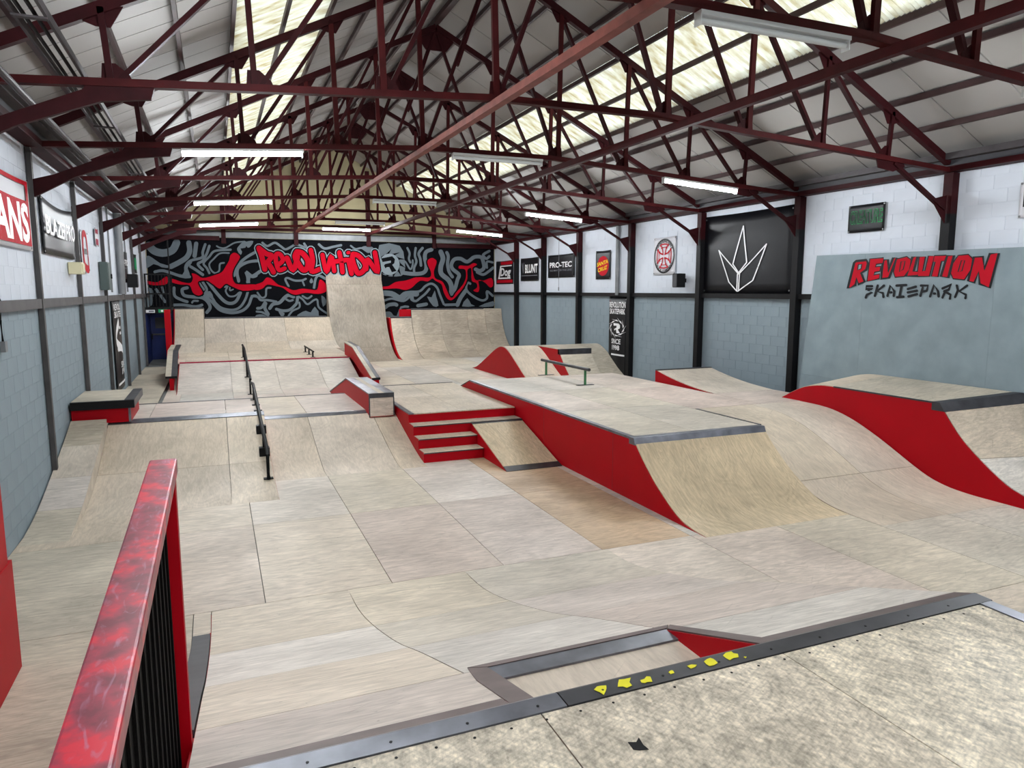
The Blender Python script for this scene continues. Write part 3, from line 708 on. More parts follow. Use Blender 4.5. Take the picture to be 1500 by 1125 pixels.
box('corner_trim', 'steel_dk', l1, LX0-.002, LX0+.02, 13.48, 13.50, .52, LZ-.09); box('corner_trim', 'steel_dk', l1, LX1-.02, LX1+.002, 13.48, 13.50, .535, LZ-.09)

# ------------------------------------------------------------------ funbox
ZF = .90; FX0, FX1 = 5.30, 7.62
fb = thing('funbox', 'large funbox with red side, plywood deck and steel-edged quarter in the middle of the hall', 'ramp', (6.5, 11, 0))
fq = smooth_prof([(6.70, 0), (7.0, .022), (7.31, .10), (7.78, .37), (8.12, .64), (8.31, .82)], 4)
sheets(fb, fq, FX0+.012, FX1, 'ply_tan', rows=[0, arc(fq)[-1]], cols=[FX0+.012, FX1])
obj('coping', MB().prism([(8.30, .80), (8.345, ZF+.004), (8.46, ZF+.004), (8.46, .80)], 'X', FX0-.004, FX1+.004), 'steel', fb, bevel=.006)
fside = fq+[(8.345, ZF-.0), (15.29, ZF), (17.1, ZB)]
side(fb, fside[:-1]+[(15.29, ZF), (16.6, .47)], FX0, 'red', 0, .012, 'side_panel', .01)
for y in (8.9, 11.3): box('panel_joint', 'charcoal', fb, FX0-.0015, FX0, y-.002, y+.002, .02, ZF-.03)
box('edge_angle', 'steel', fb, FX0-.006, FX0+.075, 8.461, 15.29, ZF-.03, ZF+.004)
sheets(fb, [(8.462, ZF), (15.30, ZF)], FX0+.076, FX1, 'ply', cols=[FX0+.076, 6.39, FX1], rows=[0, 2.2, 4.6, 6.838])
box('edge_angle', 'steel_dk', fb, FX1, FX1+.05, 8.47, 10.05, ZF-.03, ZF+.004)
side(fb, fq+[(8.345, ZF), (10.6, ZF)], FX1-.012, 'red', 0, .01)
sheets(fb, [(10.06, ZF), (15.30, ZF)], FX1, 9.08, 'ply', cols=[FX1, 9.08], rows=[0, 2.6, 5.24])
bp = [(15.30, ZF), (17.2, ZB)]
sheets(fb, bp, FX0+.012, 9.08, 'ply_ramp')
strip(fb, 'side_edge', [(15.30, ZF+.001), (16.6, .50)], FX0-.004, FX0+.05, 'steel_dk')
roll = smooth_prof([(6.2, .002), (6.7, .008), (7.1, .045), (7.5, .165), (8.3, .545), (8.9, .775), (9.42, .88), (10.05, ZF)], 4)
sheets(fb, roll, FX1+.004, 9.985, 'ply_ramp', rows=[0, 1.45, arc(roll)[-1]], cols=[FX1+.004, 8.85, 9.985])
sheets(fb, [(10.05, ZF), (11.44, ZF)], 9.08, 10.62, 'ply', cols=[9.08, 10.62])
side(fb, [(10.0, ZF), (15.3, ZF), (17.2, ZB)], 9.07, 'red', 0, .01)
kick = smooth_prof([(11.44, ZF), (12.2, .955), (12.9, 1.05), (13.5, 1.165)], 4)
kk = thing('kicker_ramp', 'small plywood kicker with red side beside the right wall, beyond the funbox', 'ramp', (9.8, 12.5, 0))
sheets(kk, kick, 9.12, 10.62, 'ply_ramp', rows=[0, 1.2, arc(kick)[-1]], cols=[9.12, 10.62])
side(kk, kick, 9.112, 'red', 0, .012); side(kk, kick, 10.61, 'charcoal', 0, .012)
box('back_panel', 'red', kk, 9.12, 10.62, 13.50, 13.515, 0, 1.15)
box('edge_strip', 'steel_dk', kk, 9.12, 10.62, 13.44, 13.52, 1.155, 1.172)
fr = thing('flat_rail', 'round grind rail on two green legs standing on the funbox deck', 'rail', (7.1, 13, ZF))
ra, rb2 = at_z(800, 549.5, ZF), at_z(857, 564, ZF)
for p in (ra, rb2):
    obj('leg', MB().tube([(p.x, p.y, ZF), (p.x, p.y, ZF+.33)], .028, 10), 'green_rail', fr, smooth=True)
    box('foot_plate', 'steel_dk', fr, p.x-.20, p.x+.20, p.y-.05, p.y+.05, ZF, ZF+.01)
d_ = (rb2-ra).normalized()
obj('rail_bar', MB().tube([ra-d_*.25+Vector((0, 0, .35)), rb2+d_*.18+Vector((0, 0, .35))], .036, 12), 'steel_dk', fr, smooth=True)

# ------------------------------------------------------------------ box by the right wall
rbx = thing('corner_quarter', 'raised plywood quarter box with tall red side by the right wall', 'ramp', (10.7, 8, 0))
ZR = 1.265
up = smooth_prof([(10.55, .90), (10.25, 1.06), (9.95, 1.19), (9.6, 1.255), (9.3, ZR)], 4)
rq = smooth_prof([(7.22, 1.16), (6.88, .76), (6.33, .34), (5.98, .18), (5.5, .05), (5.0, .0)], 4)
RX0, RX1 = 10.0, 11.19
rprof = [(10.55, .90)]+up[1:]+[(7.30, ZR)]+rq
obj('side_panel', MB().prism([(p[0], p[1]-.012) for p in rprof]+[(5.0, -.012), (10.55, -.012)], 'X', RX0, RX0+.014), 'red', rbx)
sheets(rbx, up[::-1], RX0+.015, RX1, 'ply_ramp', rows=[0, arc(up)[-1]], cols=[RX0+.015, RX1])
sheets(rbx, [(7.42, ZR), (9.3, ZR)], RX0+.015, RX1, 'ply_grey', rows=[0, 1.88], cols=[RX0+.015, RX1])
sheets(rbx, rq[::-1], RX0+.015, RX1, 'ply_ramp', rows=[0, 1.75, arc(rq)[-1]], cols=[RX0+.015, RX1], mats=['ply', 'ply_dark'])
obj('coping', MB().prism([(7.20, 1.14), (7.29, ZR+.004), (7.42, ZR+.004), (7.42, 1.14)], 'X', RX0-.004, RX1), 'steel_dk', rbx, bevel=.006)
box('edge_angle', 'steel_dk', rbx, RX0-.004, RX0+.03, 7.42, 9.3, ZR-.02, ZR+.003)
for o in [o for o in rbx.children if o.name.split('.')[0] != 'side_panel']:   # the box climbs towards the wall and its lip swings forward
    w0 = Vector(o['_w'])
    for v in o.data.vertices:
        x, y, z = v.co+w0
        t_ = max(0, (x-10.03)/1.16)
        if t_ > 0: v.co.z += t_*.145*max(0, z)/1.265; v.co.y -= t_*.46*max(0, min(1, (9.6-y)/2.3))
# wall ride with painted lettering
wr = thing('wall_ride', 'tall grey-blue leaning wall ride with red and black lettering', 'wall ride', (11.1, 8, 0))
WY1, WXb, WXt, WZb, WZt = 11.05, 11.195, 11.225, .0, 3.64
def wrx(z): return WXb+(z-WZb)/(WZt-WZb)*(WXt-WXb)
ycuts = [4.2, 5.0, 7.44, 9.88, WY1]
for ya, yb in zip(ycuts, ycuts[1:]):
    for za, zb in ((WZb, 1.22), (1.22, WZt)):
        zt = lambda y, z: z+(0 if z < WZt-.01 else (WY1-y)*-.012)
        g = .0012; vs = []
        for dx in (0, .02):
            for (y, z) in ((ya+g, za+g), (yb-g, za+g), (yb-g, zb-g), (ya+g, zb-g)): vs.append((wrx(z)+dx, y+((WZt-z)*.10 if y > WY1-.1 else 0), zt(y, z)))
        obj('board', MB().add(vs, [(0,1,2,3),(7,6,5,4),(0,4,5,1),(1,5,6,2),(2,6,7,3),(3,7,4,0)]), 'grey_ride', wr)
box('frame', 'charcoal', wr, 11.246, XR-.18, 5.2, 5.26, 0, WZt-.05)

# ------------------------------------------------------------------ hump ramp at the back right
hp = thing('hump_ramp', 'rounded plywood hump with red gable and red stripe near the right wall', 'ramp', (9.7, 20.5, ZB))
HZ = 1.235
ha = smooth_prof([(17.9, ZB), (18.5, .50), (19.2, .86), (19.8, 1.15), (20.25, HZ), (20.75, 1.13), (21.6, .78), (22.5, .42), (23.05, ZB)], 4)
hb = smooth_prof([(17.5, ZB), (17.9, .50), (18.3, .82), (18.55, 1.08)], 4)
sheets(hp, ha, 8.07, 9.2, 'ply_ramp', rows=[0, arc(ha)[-1]/2, arc(ha)[-1]], cols=[8.07, 9.2])
side(hp, ha, 8.05, 'red', ZB, .02)
sheets(hp, hb, 9.22, 10.25, 'ply_grey', rows=[0, arc(hb)[-1]], cols=[9.22, 10.25])
box('coping', 'steel_dk', hp, 9.2, 10.25, 18.55, 18.68, 1.08, HZ+.004)
sheets(hp, [(18.68, HZ), (20.25, HZ)]+[p for p in ha if p[0] > 20.3], 9.22, 10.25, 'ply_grey', cols=[9.22, 10.25])
hbs = hb+[(18.6, HZ), (20.25, HZ)]
side(hp, hbs, 9.2, 'red', ZB, .018)
hc = smooth_prof([(18.35, ZB), (18.75, .52), (19.4, .93), (19.85, 1.15), (20.25, HZ), (20.75, 1.13), (21.6, .78), (22.5, .42), (23.05, ZB)], 4)
sheets(hp, hc, 10.26, XR-.02, 'ply_grey', rows=[0, arc(hc)[-1]/2, arc(hc)[-1]], cols=[10.26, XR-.02])
side(hp, hc, 10.25, 'ply_grey', ZB, .01)

# ------------------------------------------------------------------ second bank, upper deck and back quarters
Z2 = .87
b3 = thing('bank_ramp', 'plywood bank ramp up to the upper deck, behind the first deck', 'ramp', (1.3, 21, ZB))
p3 = smooth_prof([(19.8, ZB), (20.2, .34), (20.9, .52), (22.25, Z2)], 3)
sheets(b3, p3, -1.04, 3.74, 'ply', rows=[0, arc(p3)[-1]])
obj('coping', MB().tube([(-1.04, 22.28, Z2+.005), (3.74, 22.28, Z2+.005)], .03, 8), 'print_pink', b3, smooth=True)
sheets(b3, [(22.31, Z2), (26.2, Z2)], -1.3, 3.95, 'ply_ramp', rows=[0, 1.9, 3.89])
side(b3, [(19.8, ZB)]+p3[1:]+[(26.2, Z2)], -1.055, 'red', ZB, .014); side(b3, [(19.8, ZB)]+p3[1:]+[(26.2, Z2)], 3.96, 'red', ZB, .012)
q1 = thing('quarter_pipe', 'plywood quarter pipe below the mural, left of the tall plywood wall', 'quarter pipe', (1.4, 27.6, ZB))
YQ = 28.75
qa = curve_q(26.2, Z2, YQ, 1.91, 12)
sheets(q1, qa, -.42, 4.12, 'ply_dark', cols=[-.42, .95, 2.4, 4.12], rows=[0, 1.25, arc(qa)[-1]], mats=['ply_ramp', 'ply_ramp'])
obj('coping', MB().tube([(-.42, YQ+.01, 1.92), (4.0, YQ+.01, 1.92)], .035, 8), 'steel_dk', q1, smooth=True)
box('deck_sheet', 'ply_grey', q1, -.42, 4.0, YQ+.05, YB-.08, 1.89, 1.91)
qe = curve_q(26.0, Z2, YQ+.05, 2.27, 12)
sheets(q1, qe, -1.40, -.43, 'ply_ramp', cols=[-1.40, -.43], rows=[0, 1.7, arc(qe)[-1]])
obj('coping', MB().tube([(-1.40, YQ+.06, 2.28), (-.42, YQ+.06, 2.28)], .035, 8), 'steel_dk', q1, smooth=True)
box('deck_sheet', 'ply_grey', q1, -1.40, -.42, YQ+.10, YB-.08, 2.25, 2.27)
side(q1, [(25.4, Z2)]+qe+[(YB-.08, 2.27)], -1.43, 'red', ZB, .03)
side(q1, qe+[(YB-.08, 2.27)], -.428, 'ply_vert', 1.0, .008)
box('end_post', 'red', q1, -1.62, -1.432, 26.6, 26.72, ZB, 2.30)
tw = thing('vert_wall', 'tall plywood vert wall rising over the mural lettering', 'ramp', (5.3, 28, ZB))
TX0, TX1 = 4.13, 6.36
qv = curve_q(26.3, ZB, 28.85, 2.35, 14); qv += [(29.14, 2.9), (29.395, 3.38), (29.43, 3.86)]
S_ = arc(qv)
sheets(tw, qv, TX0, TX1, 'ply_vert', cols=[TX0, TX1], rows=[0, 1.5, S_[14]+.95, S_[-1]])
side(tw, qv, TX1-.012, 'ply_dark', ZB, .01); side(tw, qv, TX0, 'ply_dark', ZB, .01)
q2 = thing('quarter_pipe', 'plywood quarter pipe with red left side in the back right corner', 'quarter pipe', (9, 27.6, ZB))
qb = curve_q(26.55, ZB, 28.62, 2.16, 14); qc = curve_q(26.55, ZB, 28.55, 1.84, 14)
sheets(q2, qc, 6.52, 7.38, 'ply_dark', cols=[6.52, 7.38], rows=[0, 1.1, arc(qc)[-1]])
sheets(q2, qb, 7.39, XR-.03, 'ply_dark', cols=[7.39, 8.6, 9.8, 10.6, XR-.03], rows=[0, .9, 1.95, arc(qb)[-1]])
side(q2, qc+[(YB-.1, 1.84)], 6.46, 'red', ZB, .06)
box('step_panel', 'red', q2, 6.9, 7.385, 28.66, 28.70, 1.85, 2.17)
box('deck_sheet', 'ply_grey', q2, 6.52, 7.38, 28.56, YB-.09, 1.82, 1.84)
box('deck_sheet', 'ply_grey', q2, 7.39, XR-.03, 28.63, YB-.09, 2.14, 2.16)
obj('coping', MB().tube([(7.39, 28.64, 2.17), (10.55, 28.64, 2.17)], .035, 8), 'steel_dk', q2, smooth=True)
obj('coping', MB().tube([(6.5, 28.56, 1.85), (7.38, 28.56, 1.85)], .035, 8), 'steel_dk', q2, smooth=True)

# ------------------------------------------------------------------ sloping ledges and rails
def hubba(label, x0, x1, path, base, xs):
    t = thing('hubba_ledge', label, 'ledge', ((x0+x1)/2, path[0][0], base))
    xm = (x0+x1)/2
    body = [(p[0], p[1]-.03) for p in path]
    poly = body+[(path[-1][0], path[-1][1]-.42), (path[-2][0]+.1, path[-2][1]-.42), (path[0][0]+.02, base)]
    obj('stem', MB().prism(poly, 'X', xm-xs, xm+xs), 'red', t)
    strip(t, 'top_board', path, x0, xm, 'ply_grey', .03, 0); strip(t, 'top_steel', path, xm, x1, 'steel_dk', .03, .001)
    box('end_cap', 'black', t, x0-.002, x1+.002, path[0][0]-.014, path[0][0]-.001, path[0][1]-.06, path[0][1]+.002)
    return t
hubba('sloping ledge with red stem at the left end of the upper bank, by the corridor', -1.33, -1.05, [(20.75, .68), (22.3, 1.25), (24.2, 1.28)], ZB, .05)
hubba('sloping grey-topped ledge with red side at the right end of the upper bank', 3.76, 3.98, [(18.85, .62), (21.75, 1.25), (23.3, 1.30)], ZB, .085)
def rail(label, pts, legs, x, r=.03):
    t = thing('grind_rail', label, 'rail', (x, legs[0][0], legs[0][1]))
    obj('rail_bar', MB().tube([(x, y, z) for y, z in pts], r, 10), 'black', t, smooth=True)
    for (y, z0, z1) in legs:
        lg = obj('leg', MB().bar((x, y, z0), (x, y, z1), .045, .045, (0, 1, 0)), 'black', t)
        box('foot_plate', 'black', lg, x-.07, x+.07, y-.05, y+.05, z0, z0+.012)
    return t
def zof(prof, y):
    for a, b in zip(prof, prof[1:]):
        if a[0] <= y <= b[0]: return a[1]+(b[1]-a[1])*(y-a[0])/(b[0]-a[0])
    return prof[-1][1]
rl = rail('long black round handrail running down the first bank to the floor', [(15.9, 1.00), (15.1, 1.08), (11.22, .54), (11.12, .49), (11.12, zof(pl, 11.12)+.01)],
     [(14.9, ZL, 1.05), (14.2, ZL, .92), (13.5, ZL, .80), (12.7, zof(pl, 12.7), .69), (12.0, zof(pl, 12.0), .58), (11.17, zof(pl, 11.17), .5)], .61)
for y in (12.7, 12.0): box('foot_block', 'black', rl, .53, .69, y-.07, y+.07, zof(pl, y)-.02, zof(pl, y)+.12)
rail('black round handrail running down the upper bank', [(23.9, 1.24), (22.4, 1.24), (18.9, .72)], [(23.6, Z2, 1.23), (22.5, Z2, 1.23), (21.0, zof(p3, 21.0), 1.03), (19.2, ZB, .76)], .71)
rail('short low black flat rail on the upper deck', [(25.0, 1.06), (22.6, 1.06)], [(24.8, Z2, 1.05), (23.8, Z2, 1.05), (22.8, Z2, 1.05)], 2.72, .025)

# ------------------------------------------------------------------ flat paint and print helpers
def cat_rom(pts, closed=False, n=5):
    P = list(pts); m = len(P); out = []
    rngn = range(m if closed else m-1)
    for i in rngn:
        if closed: a, b, c, d = P[(i-1) % m], P[i], P[(i+1) % m], P[(i+2) % m]
        else: a, b, c, d = P[max(i-1, 0)], P[i], P[i+1], P[min(i+2, m-1)]
        for k in range(n):
            t = k/n
            out.append(tuple(.5*((2*b[j])+(-a[j]+c[j])*t+(2*a[j]-5*b[j]+4*c[j]-d[j])*t*t+(-a[j]+3*b[j]-3*c[j]+d[j])*t**3) for j in (0, 1)))
    if not closed: out.append(tuple(P[-1]))
    return out
def stroke2d(pts, w, smooth=True, closed=False):
    """list of 2D convex polygons covering a round stroke"""
    p = cat_rom(pts, closed, 5) if smooth and len(pts) > 2 else list(pts)
    if closed: p = p+[p[0]]
    L_, R_s = [], []
    for i, q in enumerate(p):
        a = p[max(i-1, 0)]; b = p[min(i+1, len(p)-1)]
        if closed and i in (0, len(p)-1): a, b = p[-2], p[1]
        dx, dy = b[0]-a[0], b[1]-a[1]; l = math.hypot(dx, dy) or 1
        nx, ny = -dy/l*w/2, dx/l*w/2
        L_.append((q[0]+nx, q[1]+ny)); R_s.append((q[0]-nx, q[1]-ny))
    polys = [[L_[i], L_[i+1], R_s[i+1], R_s[i]] for i in range(len(p)-1)]
    if not closed:
        for q in (p[0], p[-1]): polys.append([(q[0]+math.cos(k*math.pi/5)*w/2, q[1]+math.sin(k*math.pi/5)*w/2) for k in range(10)])
    return polys
def flat(name, polys, mp, mat, parent):
    """polys in 2D, mp maps 2D to world"""
    mb = MB(); _cnt[0] += 1
    for k, poly in enumerate(polys):                       # overlapping strokes are stacked like brush strokes, a fraction of a millimetre apart
        pts = [Vector(mp(q)) for q in poly]
        n = (pts[1]-pts[0]).cross(pts[2]-pts[0])
        if n.length < 1e-12: n = (pts[len(pts)//3]-pts[0]).cross(pts[2*len(pts)//3]-pts[0])
        n.normalize()
        if n.dot(EYEV-pts[0]) < 0: n = -n
        sh = n*((k % 7)*.00016+(_cnt[0] % 3)*.00115)
        pts = [p+sh for p in pts]
        if len(poly) == 4 or len(poly) == 10: mb.add(pts, [tuple(range(len(poly)))])
        else:
            tr = tessellate_polygon([[Vector((q[0], q[1], 0)) for q in poly]])
            mb.add(pts, [tuple(t) for t in tr])
    return obj(name, mb, mat, parent, recalc=False)
_cnt = [0]
_txt = {}
def text2d(s, offset=0.0, shear=0.0):
    """triangulated built-in font text, normalised to width 1 and height 1; returns verts, faces, aspect"""
    key = (s, offset, shear)
    if key in _txt: return _txt[key]
    cu = bpy.data.curves.new('t', 'FONT'); cu.body = s; cu.offset = offset; cu.shear = shear; cu.resolution_u = 3; cu.fill_mode = 'FRONT'
    ob = bpy.data.objects.new('t', cu); C.objects.link(ob)
    dg = bpy.context.evaluated_depsgraph_get(); me = bpy.data.meshes.new_from_object(ob.evaluated_get(dg))
    vs = [(v.co.x, v.co.y) for v in me.vertices]; fs = [tuple(p.vertices) for p in me.polygons]
    bpy.data.objects.remove(ob); bpy.data.curves.remove(cu); bpy.data.meshes.remove(me)
    x0 = min(v[0] for v in vs); x1 = max(v[0] for v in vs); y0 = min(v[1] for v in vs); y1 = max(v[1] for v in vs)
    r = ([((v[0]-x0)/(x1-x0), (v[1]-y0)/(y1-y0)) for v in vs], fs, (x1-x0)/(y1-y0))
    _txt[key] = r; return r
def text_on(name, s, mp, rect, mat, parent, offset=0.0, shear=0.0, warp=None):
    """text into rect (u0,u1,v0,v1) of the 2D frame mp"""
    vs, fs, _ = text2d(s, offset, shear); u0, u1, v0, v1 = rect
    w_ = warp or (lambda u, v: (u, v))
    return obj(name, MB().add([mp((u0+(u1-u0)*w_(*q)[0], v0+(v1-v0)*w_(*q)[1])) for q in vs], fs), mat, parent, recalc=False)

# ------------------------------------------------------------------ mural on the back wall
mu = thing('wall_mural', 'black and grey swirl mural with red graffiti lettering on the back wall', 'mural', (4.5, YB, 1.8))
ZOOM = {1: (195, 340, 8.3333), 2: (340, 340, 8.3333), 3: (470, 345, 8.657), 4: (590, 350, 9.0)}
def mural(zm, layer):
    ox, oy, s = ZOOM[zm]; Yp = YB-.012-layer*.004
    def f(q): return tuple(at_y(ox+q[0]/s, oy+q[1]/s, Yp))
    return f
mb = MB().box(XL+.03, XR-.03, YB-.012, YB-.002, 1.2, 4.92); obj('mural_ground', mb, 'mural_black', mu)
G = {1: [(80, (190,160),(260,230),(370,255),(480,220),(530,130)), (55, (680,130),(690,230),(650,310),(560,370),(460,420)),
 (30, (265,485),(350,470),(440,490),(560,530),(690,545)), (45, (770,140),(750,290)), (28, (880,150),(850,240),(840,310),(700,350),(640,420),(650,520)),
 (28, (930,170),(900,260),(850,350),(790,390),(850,460)), (30, (700,420),(780,470),(850,520)), (24, (1190,215),(1000,230),(930,300),(860,380),(900,440),(930,500)),
 (18, (1170,255),(1060,260),(980,330),(930,390),(950,460),(1000,500),(1050,470),(1060,390),(1110,375)), (16, (1020,170),(1060,190),(1130,190),(1240,130),(1360,115)),
 (30, (1500,240),(1380,310),(1290,390),(1240,470),(1235,530)), (30, (1500,350),(1390,370),(1290,430),(1270,500),(1290,590)), (36, (1400,610),(1410,540),(1380,490),(1450,540),(1500,530)),
 (30, (800,620),(860,700)), (26, (850,610),(900,700),(880,760),(960,800),(1010,870),(1090,930),(1220,950),(1310,910),(1370,820),(1400,730)),
 (34, (910,600),(1000,720),(1110,840),(1190,870),(1260,840),(1310,740)), (18, (1120,670),(1150,670),(1130,720),(1170,780),(1240,780),(1290,740)), (16, (1130,660),(1180,660),(1180,710),(1220,700)),
 (30, (870,780),(960,850),(1060,950),(1200,985),(1330,960),(1410,890),(1450,790),(1500,780)), (34, (660,680),(600,700),(620,770),(720,790),(840,800),(910,850),(940,920),(900,980)),
 (30, (500,680),(510,780),(600,830),(660,850)), (30, (500,890),(620,890),(760,910),(840,890)), (22, (720,860),(740,840),(790,840)), (40, (150,700),(220,720),(210,880)), (30, (280,700),(340,780),(390,850)), (24, (350,660),(370,740))],
 2: [(24, (370,130),(430,170),(520,130),(590,170),(650,210),(720,180),(780,150),(870,180),(910,190),(880,140)), (30, (340,350),(220,360),(110,400),(60,480),(80,600)),
 (36, (200,620),(190,540),(175,490),(240,540),(340,480)), (22, (690,660),(650,580),(680,560),(760,590),(850,590),(900,570)), (18, (860,600),(880,650)), (26, (1000,680),(1020,570),(1060,530),(1140,570)),
 (20, (310,740),(360,800),(410,780),(420,690),(470,680)), (24, (240,780),(310,790),(350,830),(430,830),(540,850)), (30, (310,930),(360,920),(400,860)), (34, (440,1000),(400,930),(410,870)),
 (22, (300,970),(370,980),(440,1020)), (36, (460,930),(500,880),(580,860),(640,800),(690,770),(750,790)), (22, (660,820),(700,840),(740,830)), (30, (540,940),(620,960),(700,950),(760,900),(790,860),(800,780)),
 (20, (800,780),(860,820),(920,880),(1000,830),(1040,830),(1060,920),(1170,1000)), (20, (860,780),(920,810),(970,780)), (20, (690,1020),(740,960),(820,920),(820,860)), (26, (1060,150),(1130,200),(1230,180),(1330,160))],
 3: [(60, (780,730),(900,740),(1000,790),(1080,740),(1212,740)), (24, (790,830),(900,800),(1050,830),(1150,760),(1170,820),(1212,830)), (40, (820,910),(860,880),(930,870),(960,880)), (26, (800,985),(870,980),(900,1010)),
 (20, (380,130),(440,170),(520,160),(600,210),(650,180))],
 4: [(24, (60,120),(90,190),(80,260),(100,310)), (20, (130,280),(130,340),(100,400),(40,310),(0,280)), (26, (170,120),(160,220),(180,300),(150,380),(150,440)), (30, (260,120),(210,190),(230,260),(240,350)),
 (44, (0,445),(120,460),(240,455),(300,420),(310,340),(290,240),(310,170),(380,140)), (54, (500,170),(530,260),(500,370),(510,460),(600,540),(640,620),(640,720)), (36, (580,180),(600,230),(590,330),(610,430),(655,500)),
 (42, (650,720),(690,650),(720,540),(740,470),(660,400),(640,340),(680,270),(760,260),(850,300),(940,240),(1030,240),(1060,300),(1070,380),(1020,420),(960,400)), (30, (980,440),(1060,470),(1130,430),(1190,380)),
 (30, (1140,160),(1060,210),(1100,260),(1140,230)), (24, (1110,380),(1110,300),(1185,310)), (26, (0,800),(70,740),(130,720),(110,790),(170,820),(240,770),(300,720),(350,660)), (26, (0,740),(80,700),(220,690),(300,620),(380,590),(450,640),(490,740),(540,860)),
 (26, (890,590),(850,580),(840,670),(920,750),(1040,810),(1110,780),(1110,690),(1185,750)), (46, (720,870),(760,780),(830,680)), (40, (200,880),(310,860)), (30, (560,870),(700,865))]}
FILL = {1: [[(165,290),(230,310),(330,380),(440,410),(440,435),(350,430),(250,390),(130,470),(150,400)], [(460,490),(600,520),(630,440),(660,380),(720,360),(700,400),(665,440),(700,560),(560,550)], [(1350,110),(1390,130),(1370,190),(1310,200),(1330,240),(1310,280),(1270,220),(1280,180)], [(880,740),(940,720),(980,800),(900,770)]],
 2: [[(945,600),(970,560),(990,610),(960,625)], [(560,950),(640,990),(620,1030),(600,1030)], [(1090,780),(1150,830),(1110,910)], [(800,1030),(830,990),(900,960),(960,980),(1010,910),(1060,1030)], [(290,1040),(300,1010),(370,1005),(420,1035)], [(160,130),(200,110),(260,110),(230,170),(190,190)]],
 3: [[(810,1040),(820,990),(900,1000),(960,1020),(1010,900),(1110,890),(1110,915),(1020,925),(1020,1040)], [(740,120),(1000,130),(1060,300),(1060,480),(960,520),(800,500),(730,400)], [(510,150),(590,130),(660,150),(640,200),(560,200)], [(10,760),(75,830),(30,900)]],
 4: [[(320,760),(380,770),(420,680),(440,760),(470,880),(400,885)], [(780,890),(850,780),(900,860),(950,885)], [(1000,890),(1190,820),(1190,890)]]}
for zm in (1, 2, 3, 4):
    for g_ in G[zm]: flat('grey_swirl', stroke2d(g_[1:], g_[0]*1.15), mural(zm, 1), 'mural_grey', mu)
    for f_ in FILL[zm]: flat('grey_patch', [cat_rom(f_, True, 2)], mural(zm, 1), 'mural_grey', mu)
REDF = [(1, [(130,590),(200,600),(300,610),(410,540),(415,630),(300,650),(200,640),(150,610)]),
 (1, [(480,570),(600,610),(700,620),(730,560),(715,505),(770,515),(850,560),(980,530),(1080,490),(1130,420),(1170,350),(1190,280),(1240,250),(1300,290),(1290,340),(1230,440),(1210,530),(1240,620),(1330,640),(1500,640),(1500,695),(1340,715),(1200,660),(1130,630),(1060,690),(980,640),(900,590),(800,600),(800,650),(850,740),(800,775),(730,740),(690,650),(580,640),(480,615)]),
 (2, [(280,645),(370,610),(420,555),(480,570),(560,640),(650,670),(750,710),(850,690),(950,700),(1040,700),(1070,580),(1140,630),(1150,720),(1050,755),(900,740),(780,765),(700,740),(620,680),(540,660),(430,640),(370,690),(280,705)]),
 (3, [(775,650),(860,640),(950,590),(1080,570),(1212,530),(1212,600),(1140,670),(1060,690),(960,670),(780,680)]),
 (4, [(130,528),(220,505),(330,510),(370,490),(370,430),(330,340),(330,280),(390,250),(445,290),(435,350),(410,430),(430,520),(520,560),(570,650),(620,760),(660,770),(700,710),(780,620),(830,520),(830,420),(800,395),(740,390),(750,350),(860,355),(930,320),(980,340),(920,380),(930,470),(960,540),(1060,550),(1170,515),(1190,610),(1150,640),(1090,580),(1000,540),(1010,650),(990,700),(930,680),(980,640),(970,580),(910,550),(905,400),(880,385),(850,420),(850,530),(800,640),(720,740),(650,805),(590,790),(540,700),(510,600),(430,550),(390,520),(330,560),(230,550),(130,620)])]
for zm, pts in REDF:
    pp = cat_rom(pts, True, 3)
    flat('black_outline', stroke2d(pts, 34, True, True), mural(zm, 2), 'mural_black', mu)
    flat('red_ribbon', [pp], mural(zm, 3), 'mural_red', mu)
# letters, drawn as brush strokes: (zoom, width, strokes)
LET = [(2, 62, [[(325,195),(360,290),(400,455)], [(325,195),(420,265),(485,290),(430,370)], [(430,370),(480,440),(505,490)]]),
 (2, 54, [[(560,400),(620,345),(590,275),(540,270),(535,350),(570,460),(640,445)]]),
 (2, 62, [[(670,315),(745,465),(800,300)]]), (2, 66, [[(790,240),(860,260),(925,350),(915,440),(865,460),(805,380),(770,300),(790,240)]]),
 (2, 58, [[(960,220),(985,350),(970,480),(1075,450)]]), (3, 56, [[(20,245),(75,465),(130,260),(170,450)]]), (3, 58, [[(235,215),(260,330),(275,465)], [(180,330),(330,310)]]),
 (3, 44, [[(343,218),(355,216)]]), (3, 58, [[(350,310),(390,485)]]), (3, 64, [[(410,235),(480,260),(560,360),(545,440),(475,480),(430,400),(400,300),(410,235)]]),
 (3, 60, [[(575,425),(590,300),(720,465),(685,215)]])]
for zm, wd_, sts in LET:
    for dw, lay, mt, nm in ((54, 4, 'mural_light', 'letter_halo'), (30, 5, 'mural_black', 'letter_outline'), (0, 6, 'mural_red', 'letter')):
        if lay == 4: lay = 3.5
        po = []
        for s_ in sts: po += stroke2d(s_, wd_+dw)
        dep = 0
        ox, oy, sc = ZOOM[zm]; Yp = YB-.012-lay*.004-(.078 if zm == 3 else 0)
        flat(nm, po, (lambda q, ox=ox, oy=oy, sc=sc, Yp=Yp: tuple(at_y(ox+q[0]/sc, oy+q[1]/sc, Yp))), mt, mu)
